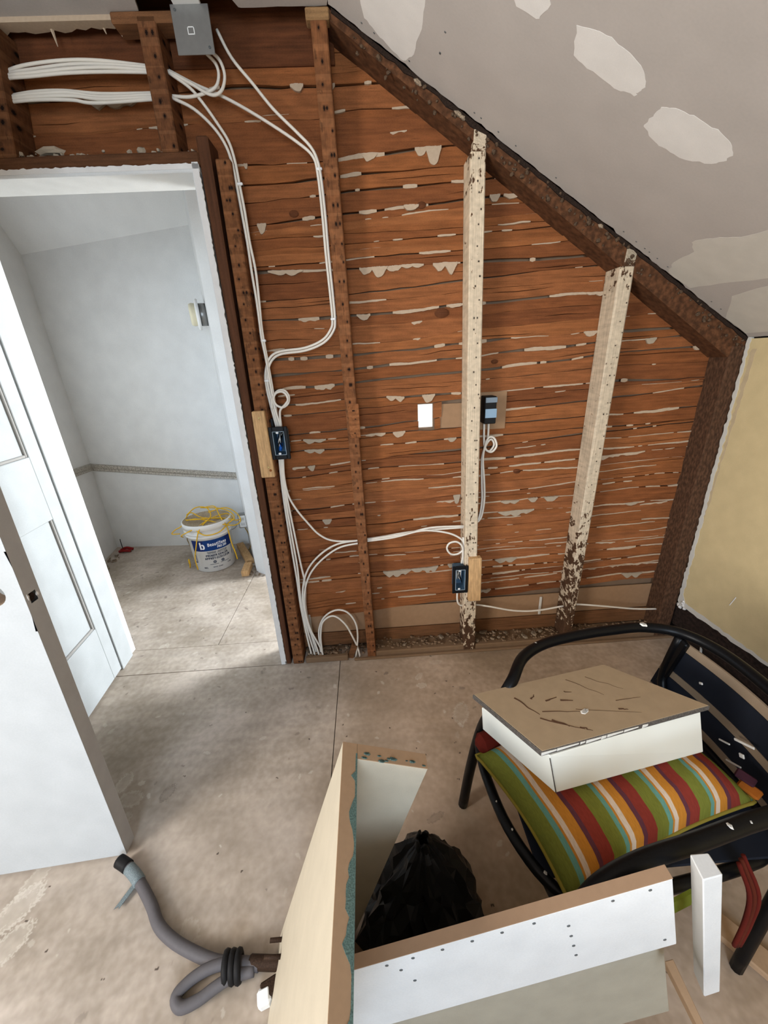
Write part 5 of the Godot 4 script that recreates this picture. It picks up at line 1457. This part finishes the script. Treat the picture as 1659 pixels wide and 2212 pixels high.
	var cen: Vector3 = (q[0] + q[1] + q[2] + q[3]) / 4.0
	for p in q: ins.append(p.lerp(cen, 0.016))
	block(li, [ins[0], ins[1], ins[0] + up, ins[1] + up, ins[3], ins[2], ins[3] + up, ins[2] + up], 0.0003)
	part("dusty_face", done(li), mat(Color(0.70, 0.61, 0.49), 0.7, mottle, Vector3(5, 5, 5)), bx)
	var scr := begin()
	var on := func(s: float, t: float) -> Vector3: return (q[0].lerp(q[1], s)).lerp(q[3].lerp(q[2], s), t) + V(0, 0.0016, 0)
	for m in [[0.20, 0.22, 0.20, 0.55, 3.0], [0.18, 0.60, 0.30, 0.88, 2.4], [0.24, 0.52, 0.42, 0.66, 1.8], [0.22, 0.66, 0.26, 0.80, 3.2], [0.34, 0.38, 0.42, 0.36, 3.0], [0.40, 0.42, 0.46, 0.47, 3.6], [0.50, 0.30, 0.53, 0.34, 2.6], [0.62, 0.12, 0.66, 0.5, 1.2], [0.74, 0.15, 0.80, 0.48, 1.0], [0.66, 0.62, 0.80, 0.66, 1.2], [0.60, 0.74, 0.63, 0.78, 3.0], [0.30, 0.84, 0.33, 0.92, 2.2], [0.28, 0.30, 0.31, 0.24, 2.4], [0.40, 0.60, 0.66, 0.86, 0.9]]:
		var pts := []
		for k in 6:
			var t := k / 5.0
			pts.append(on.call(lerpf(m[0], m[2], t) + wob.get_noise_2d(k * 40.0, m[0] * 900.0) * 0.02, lerpf(m[1], m[3], t)))
		tube(scr, smooth_path(pts, 3), m[4] * 0.0008, 6, false, m[4] * 0.0003, 0.15)
	part("scuff_marks", done(scr), mat(Color(0.34, 0.24, 0.17), 0.9), bx, "stuff")
	var wb := begin()
	lump(wb, on.call(0.43, 0.66), V(0.030, 0.004, 0.014), Basis(Vector3.UP, 0.5))
	part("white_smear", done(wb), M.drip, bx)
	var tr := begin()
	var e := 0.0
	while e < 0.62:
		var ln := rng.randf_range(0.02, 0.13)
		var pa: Vector3 = q[3].lerp(q[2], e)
		var pb: Vector3 = q[3].lerp(q[2], e + ln)
		var h0 := rng.randf_range(-0.012, -0.007)
		block(tr, [pa + V(0, h0, 0.0002), pb + V(0, h0 + 0.002, 0.0002), pa + V(0, -0.001, 0.0002), pb + V(0, -0.002, 0.0002), pa + V(0, h0, 0.0012), pb + V(0, h0 + 0.003, 0.0012), pa + V(0, -0.001, 0.0012), pb + V(0, -0.002, 0.0012)], 0.0003)
		e += ln + rng.randf_range(0.0, 0.012) + (0.02 if e > 0.4 else 0.0)
	part("flaked_edge", done(tr), M.drip, bx, "stuff")
	# things behind the chair
	var rod := MeshInstance3D.new()
	rod.mesh = tube_mesh([V(1.523, 0.075, 0.05), V(1.40, 0.012, 0.20), V(1.39, 0.006, 0.30), V(1.36, 0.006, 0.46)], 0.005, 8, 5)
	rod.material_override = M.cable
	rod.name = numbered("cable", self)
	add_child(rod)
	meta(rod, "pale cable lying on the floor between the chair back and the yellow wall", "cable")

# ------------------------------------------------------------------ foreground
func foreground() -> void:
	# leaning cream panel with its end board
	var a := deg_to_rad(18.0)
	var s := V(cos(a), -sin(a), 0)
	var t := V(-sin(a), -cos(a), 0)
	var z := V(0, 0, 1)
	var P := V(-0.084, 0.65, 0.944)
	var pn := thing("leaning_shelf_carcass", "cream panel with an end board and raw tan edges, leaning left in the foreground", "panel")
	var L := 0.65 / cos(a)
	var pl := begin()
	block(pl, [P + t * L, P + t * (L - 0.009) + s * 0.028, P, P + s * 0.028, P + t * L + z * 0.52, P + t * (L - 0.009) + s * 0.028 + z * 0.52, P + z * 0.52, P + s * 0.028 + z * 0.52], 0.0008)
	part("side_panel", done(pl), M.melamine_cream, pn)
	var eb := begin()
	var E0 := P + s * 0.0285
	block(eb, [E0 + t * (L - 0.012), E0 + s * 0.137 + t * (L - 0.052), E0, E0 + s * 0.137, E0 + t * (L - 0.012) + z * 0.03, E0 + s * 0.137 + t * (L - 0.052) + z * 0.03, E0 + z * 0.03, E0 + s * 0.137 + z * 0.03], 0.0008)
	part("end_board", done(eb), M.melamine_cream, pn)
	var re := begin()
	var up := -t * 0.0014
	block(re, [P, P + s * 0.028, P + up, P + s * 0.028 + up, P + z * 0.52, P + s * 0.028 + z * 0.52, P + z * 0.52 + up, P + s * 0.028 + z * 0.52 + up], 0.0003)
	part("raw_edge", done(re), M.chip_edge, pn)
	var re2 := begin()
	block(re2, [E0, E0 + s * 0.137, E0 + up, E0 + s * 0.137 + up, E0 + z * 0.03, E0 + s * 0.137 + z * 0.03, E0 + z * 0.03 + up, E0 + s * 0.137 + z * 0.03 + up], 0.0003)
	part("raw_edge", done(re2), M.chip_edge, pn)
	var te := begin()      # teal paint left along the inner side of the raw edge
	var poly := []
	for k in 60:
		var zz := 0.02 + 0.50 * k / 59.0
		poly.append(Vector2(0.0285, zz))
	for k in range(59, -1, -1):
		var zz := 0.02 + 0.50 * k / 59.0
		var wd := 0.003 + 0.012 * maxf(0.0, wob.get_noise_2d(zz * 240.0, 5.0) + 0.12) * 2.0
		if zz < 0.06: wd = 0.003
		poly.append(Vector2(0.0285 - minf(wd, 0.024), zz))
	plate(te, PackedVector2Array(poly), P - t * 0.0014, s, z, -t * 0.0008)
	for k in 12:
		lump(te, P - t * 0.002 + s * (0.04 + 0.12 * rng.randf()) + z * rng.randf_range(0.018, 0.03), V(0.012, 0.002, 0.006) * rng.randf_range(0.5, 1.4), Basis(s, -t, z))
	part("teal_paint", done(te), M.teal, pn)
	# rusty bracket screwed to the panel, with the knotted hose
	var foot := V(-0.272, 0.0, 0.99)
	var br := thing("pipe_bracket", "rusty metal bracket with bolts at the foot of the leaning cream panel", "bracket", V(-0.262, 0.0, 0.985))
	part("plate", box_mesh(V(0.004, 0.055, 0.02), V(0.006, 0.11, 0.085), Basis(Vector3.BACK, -a), 0.002), M.rust, br)
	for k in 2: part("bolt", tube_mesh([V(0.0, 0.045 + k * 0.03, -0.015 + k * 0.04), V(-0.045, 0.05 + k * 0.03, -0.013 + k * 0.04)], 0.005, 8, 2), M.rust, br)
	part("pipe_stub", tube_mesh([V(-0.005, 0.03, 0.02), V(-0.05, 0.026, 0.015), V(-0.09, 0.022, 0.01)], 0.014, 10, 3), M.rust, br)
	part("white_plug", box_mesh(V(-0.045, 0.014, 0.065), V(0.03, 0.028, 0.03), Basis(Vector3.UP, 0.3), 0.006), M.clip, br)
	part("lower_arm", box_mesh(V(-0.03, 0.02, 0.05), V(0.05, 0.012, 0.03), Basis(Vector3.UP, 0.4), 0.003), M.rust, br)
	var ho := thing("rubber_hose", "grey rubber hose with a taped end, looped and knotted on the floor", "hose")
	part("hose_body", tube_mesh([V(-0.757, 0.024, 0.780), V(-0.729, 0.022, 0.796), V(-0.683, 0.016, 0.835), V(-0.643, 0.015, 0.872), V(-0.605, 0.015, 0.912), V(-0.550, 0.015, 0.945), V(-0.482, 0.015, 0.972), V(-0.432, 0.018, 0.988), V(-0.40, 0.022, 0.992), V(-0.36, 0.022, 0.997), V(-0.33, 0.022, 1.0)], 0.0135, 12, 6), M.hose, ho)
	part("hose_loop", tube_mesh([V(-0.39, 0.026, 0.992), V(-0.44, 0.024, 0.998), V(-0.482, 0.018, 1.012), V(-0.508, 0.015, 1.035), V(-0.49, 0.014, 1.052), V(-0.455, 0.015, 1.044), V(-0.42, 0.02, 1.028), V(-0.385, 0.024, 1.016), V(-0.34, 0.022, 1.008)], 0.012, 12, 6), M.hose, ho)
	part("coupling", tube_mesh([V(-0.786, 0.026, 0.767), V(-0.770, 0.025, 0.774), V(-0.752, 0.024, 0.783)], 0.0165, 14, 3), M.rubber, ho)
	part("duct_tape", tube_mesh([V(-0.748, 0.024, 0.786), V(-0.722, 0.022, 0.803), V(-0.702, 0.020, 0.819)], 0.0155, 12, 3), M.tape, ho)
	part("tape_tail", plate_mesh([Vector2(0, 0), Vector2(0.018, 0.004), Vector2(0.014, 0.055), Vector2(0.006, 0.05), Vector2(-0.004, 0.06)], V(-0.725, 0.006, 0.812), V(0.8, 0.3, 0.4), V(-0.35, -0.03, 0.93), V(0, 0.001, 0)), M.tape, ho)
	for k in 3:
		var kp := []
		for i in 8:
			var an := TAU * i / 8.0
			kp.append(V(-0.405 + k * 0.014 + sin(an) * 0.004, 0.024 + cos(an) * 0.021, 1.0 + sin(an) * 0.024))
		var st := begin(true)
		tube(st, smooth_path(kp, 4, true), 0.008, 8, true)
		part("knot_strap", done(st), M.rubber, ho)
	# crumpled black bag
	var bg := thing("rubbish_bag", "crumpled black plastic bag on the floor behind the white board", "bag", V(0.055, 0.0, 0.960))
	var bs := begin(false)
	var na := 34
	var nr := 12
	var pk := V(0.015, 0.255, -0.055)
	var grid := []
	for j in nr + 1:
		var ring := []
		var tt := float(j) / nr
		for i in na:
			var an := TAU * i / na + rng.randf_range(-0.05, 0.05)
			var fold := 0.5 + 0.5 * cos(an * 6.0 + wob.get_noise_2d(tt * 40.0, 9.0) * 2.5 + wob.get_noise_2d(cos(an) * 30.0, sin(an) * 30.0) * 5.0)
			var r := 0.165 * pow(sin(PI * 0.5 * clampf(1.03 - tt, 0.0, 1.0)), 0.75) * (0.9 if j == 0 else 1.0)
			r *= 1.0 - (0.10 + 0.32 * tt) * fold
			r *= 1.0 - exp(-pow(wrapf(an - 1.75, -PI, PI) * 4.0, 2.0)) * 0.42 * smoothstep(0.0, 0.3, tt + 0.1)
			r *= 1.0 + rng.randf_range(-0.05, 0.05)
			var h := pk.y * pow(tt, 0.85) + rng.randf_range(-0.008, 0.008) * sin(PI * tt)
			ring.append(V(pk.x * tt + cos(an) * r, maxf(h, 0.002), pk.z * tt * tt + sin(an) * r * 0.9))
		grid.append(ring)
	for j in nr:
		for i in na:
			var i2 := (i + 1) % na
			if (i + j) % 2 == 0:
				tri(bs, grid[j][i], grid[j][i2], grid[j + 1][i2], V(0.01, 0.08, 0))
				tri(bs, grid[j][i], grid[j + 1][i2], grid[j + 1][i], V(0.01, 0.08, 0))
			else:
				tri(bs, grid[j][i], grid[j][i2], grid[j + 1][i], V(0.01, 0.08, 0))
				tri(bs, grid[j][i2], grid[j + 1][i2], grid[j + 1][i], V(0.01, 0.08, 0))
	part("sheet", done(bs), M.bag, bg)
	var tw := begin(true)
	for k in 5:
		var an := k * 1.3
		tube(tw, smooth_path([pk + V(cos(an) * 0.03, -0.03, sin(an) * 0.03), pk + V(cos(an) * 0.016, -0.004, sin(an) * 0.016), pk + V(cos(an + 0.4) * 0.014, 0.004 + 0.003 * k, sin(an + 0.4) * 0.014)], 4), 0.014, 8, false, 0.006, 0.5)
	part("gathered_neck", done(tw), M.bag, bg)
	# white bench end: apron, leg and a board coloured as shade, tipped up to the right
	var rt := deg_to_rad(14.8)
	var ux := V(cos(rt), sin(rt), -0.035).normalized()
	var dn := V(sin(rt), -cos(rt), 0)
	var be := thing("white_bench_frame", "white painted bench frame with apron board and square leg, tipped in the foreground", "bench")
	var A0 := V(-0.067, 0.5, 1.190)
	var ap := begin()
	var th := V(0, 0, -0.0165)
	var la := 0.474
	var ha := 0.19
	block(ap, [A0 - ux * 0.13 + dn * ha + th, A0 + ux * la + dn * ha + th, A0 - ux * 0.016 + th, A0 + ux * la + th, A0 - ux * 0.13 + dn * ha, A0 + ux * la + dn * ha, A0 - ux * 0.016, A0 + ux * la], 0.0015)
	part("apron", done(ap), M.white, be)
	var ae := begin()
	var lift := -dn * 0.0012
	var Al := A0 - ux * 0.016
	block(ae, [Al + th, A0 + ux * la + th, Al + th + lift, A0 + ux * la + th + lift, Al, A0 + ux * la, Al + lift, A0 + ux * la + lift], 0.0002)
	part("raw_edge", done(ae), M.edge_x, be)
	for k in [[0.045, 0.012], [0.085, 0.012], [0.13, 0.012], [0.175, 0.012], [0.22, 0.012], [0.268, 0.012], [0.385, 0.012], [0.44, 0.012], [0.315, 0.045], [0.315, 0.075], [0.315, 0.105], [0.315, 0.135], [0.06, 0.035], [0.07, 0.075], [0.455, 0.165]]:
		var st := begin(true)
		lathe(st, [Vector2(0, 0.0006), Vector2(0.0026, 0.0005), Vector2(0.003, -0.001)], 10, A0 + ux * k[0] + dn * k[1], Basis(Vector3.RIGHT, PI / 2))
		part("screw", done(st), M.screwhead, be)
	var lp := [V(0.425, 0.63, 1.182), V(0.457, 0.63, 1.178), V(0.4306, 0.63, 1.1515), V(0.4581, 0.63, 1.1518)]
	var dl := V(0.255, -0.967, 0) * 0.37
	var lg := begin()
	block(lg, [lp[2] + dl, lp[3] + dl, lp[2], lp[3], lp[0] + dl, lp[1] + dl, lp[0], lp[1]], 0.0015)
	part("leg", done(lg), M.white, be)
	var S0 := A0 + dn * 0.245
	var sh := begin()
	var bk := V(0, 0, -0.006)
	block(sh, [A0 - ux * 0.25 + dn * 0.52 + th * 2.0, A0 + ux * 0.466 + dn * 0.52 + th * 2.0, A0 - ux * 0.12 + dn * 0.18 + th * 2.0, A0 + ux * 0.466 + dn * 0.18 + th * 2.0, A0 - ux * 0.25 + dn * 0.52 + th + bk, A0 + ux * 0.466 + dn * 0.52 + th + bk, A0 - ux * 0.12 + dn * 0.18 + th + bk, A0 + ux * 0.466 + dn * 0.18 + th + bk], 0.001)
	part("apron_shade_board", done(sh), mat(Color(0.66, 0.63, 0.56), 0.8, mottle, Vector3(3, 3, 3)), be)  # added board, the shade below the apron put into its grey-tan colour
	var sc := begin()
	block(sc, [S0 + ux * 0.452 + dn * 0.02, S0 + ux * 0.466 + dn * 0.02, S0 + ux * 0.452 - dn * 0.01, S0 + ux * 0.466 - dn * 0.01, S0 + ux * 0.452 + dn * 0.02 + z * 0.22, S0 + ux * 0.452 + dn * 0.02 + z * 0.22, S0 + ux * 0.452 - dn * 0.01 + z * 0.22, S0 + ux * 0.452 - dn * 0.01 + z * 0.22], 0.001)
	part("cleat", done(sc), M.chip_edge, be)
	# strip of bare wood on the floor at the right
	var ws := thing("wood_strip", "bare tan wood strip lying on the floor at the lower right edge", "wood strip")
	part("strip", box_mesh(V(0.86, 0.010, 1.12), V(0.055, 0.018, 0.34), Basis(Vector3.UP, 0.62), 0.003), M.chip_edge, ws)
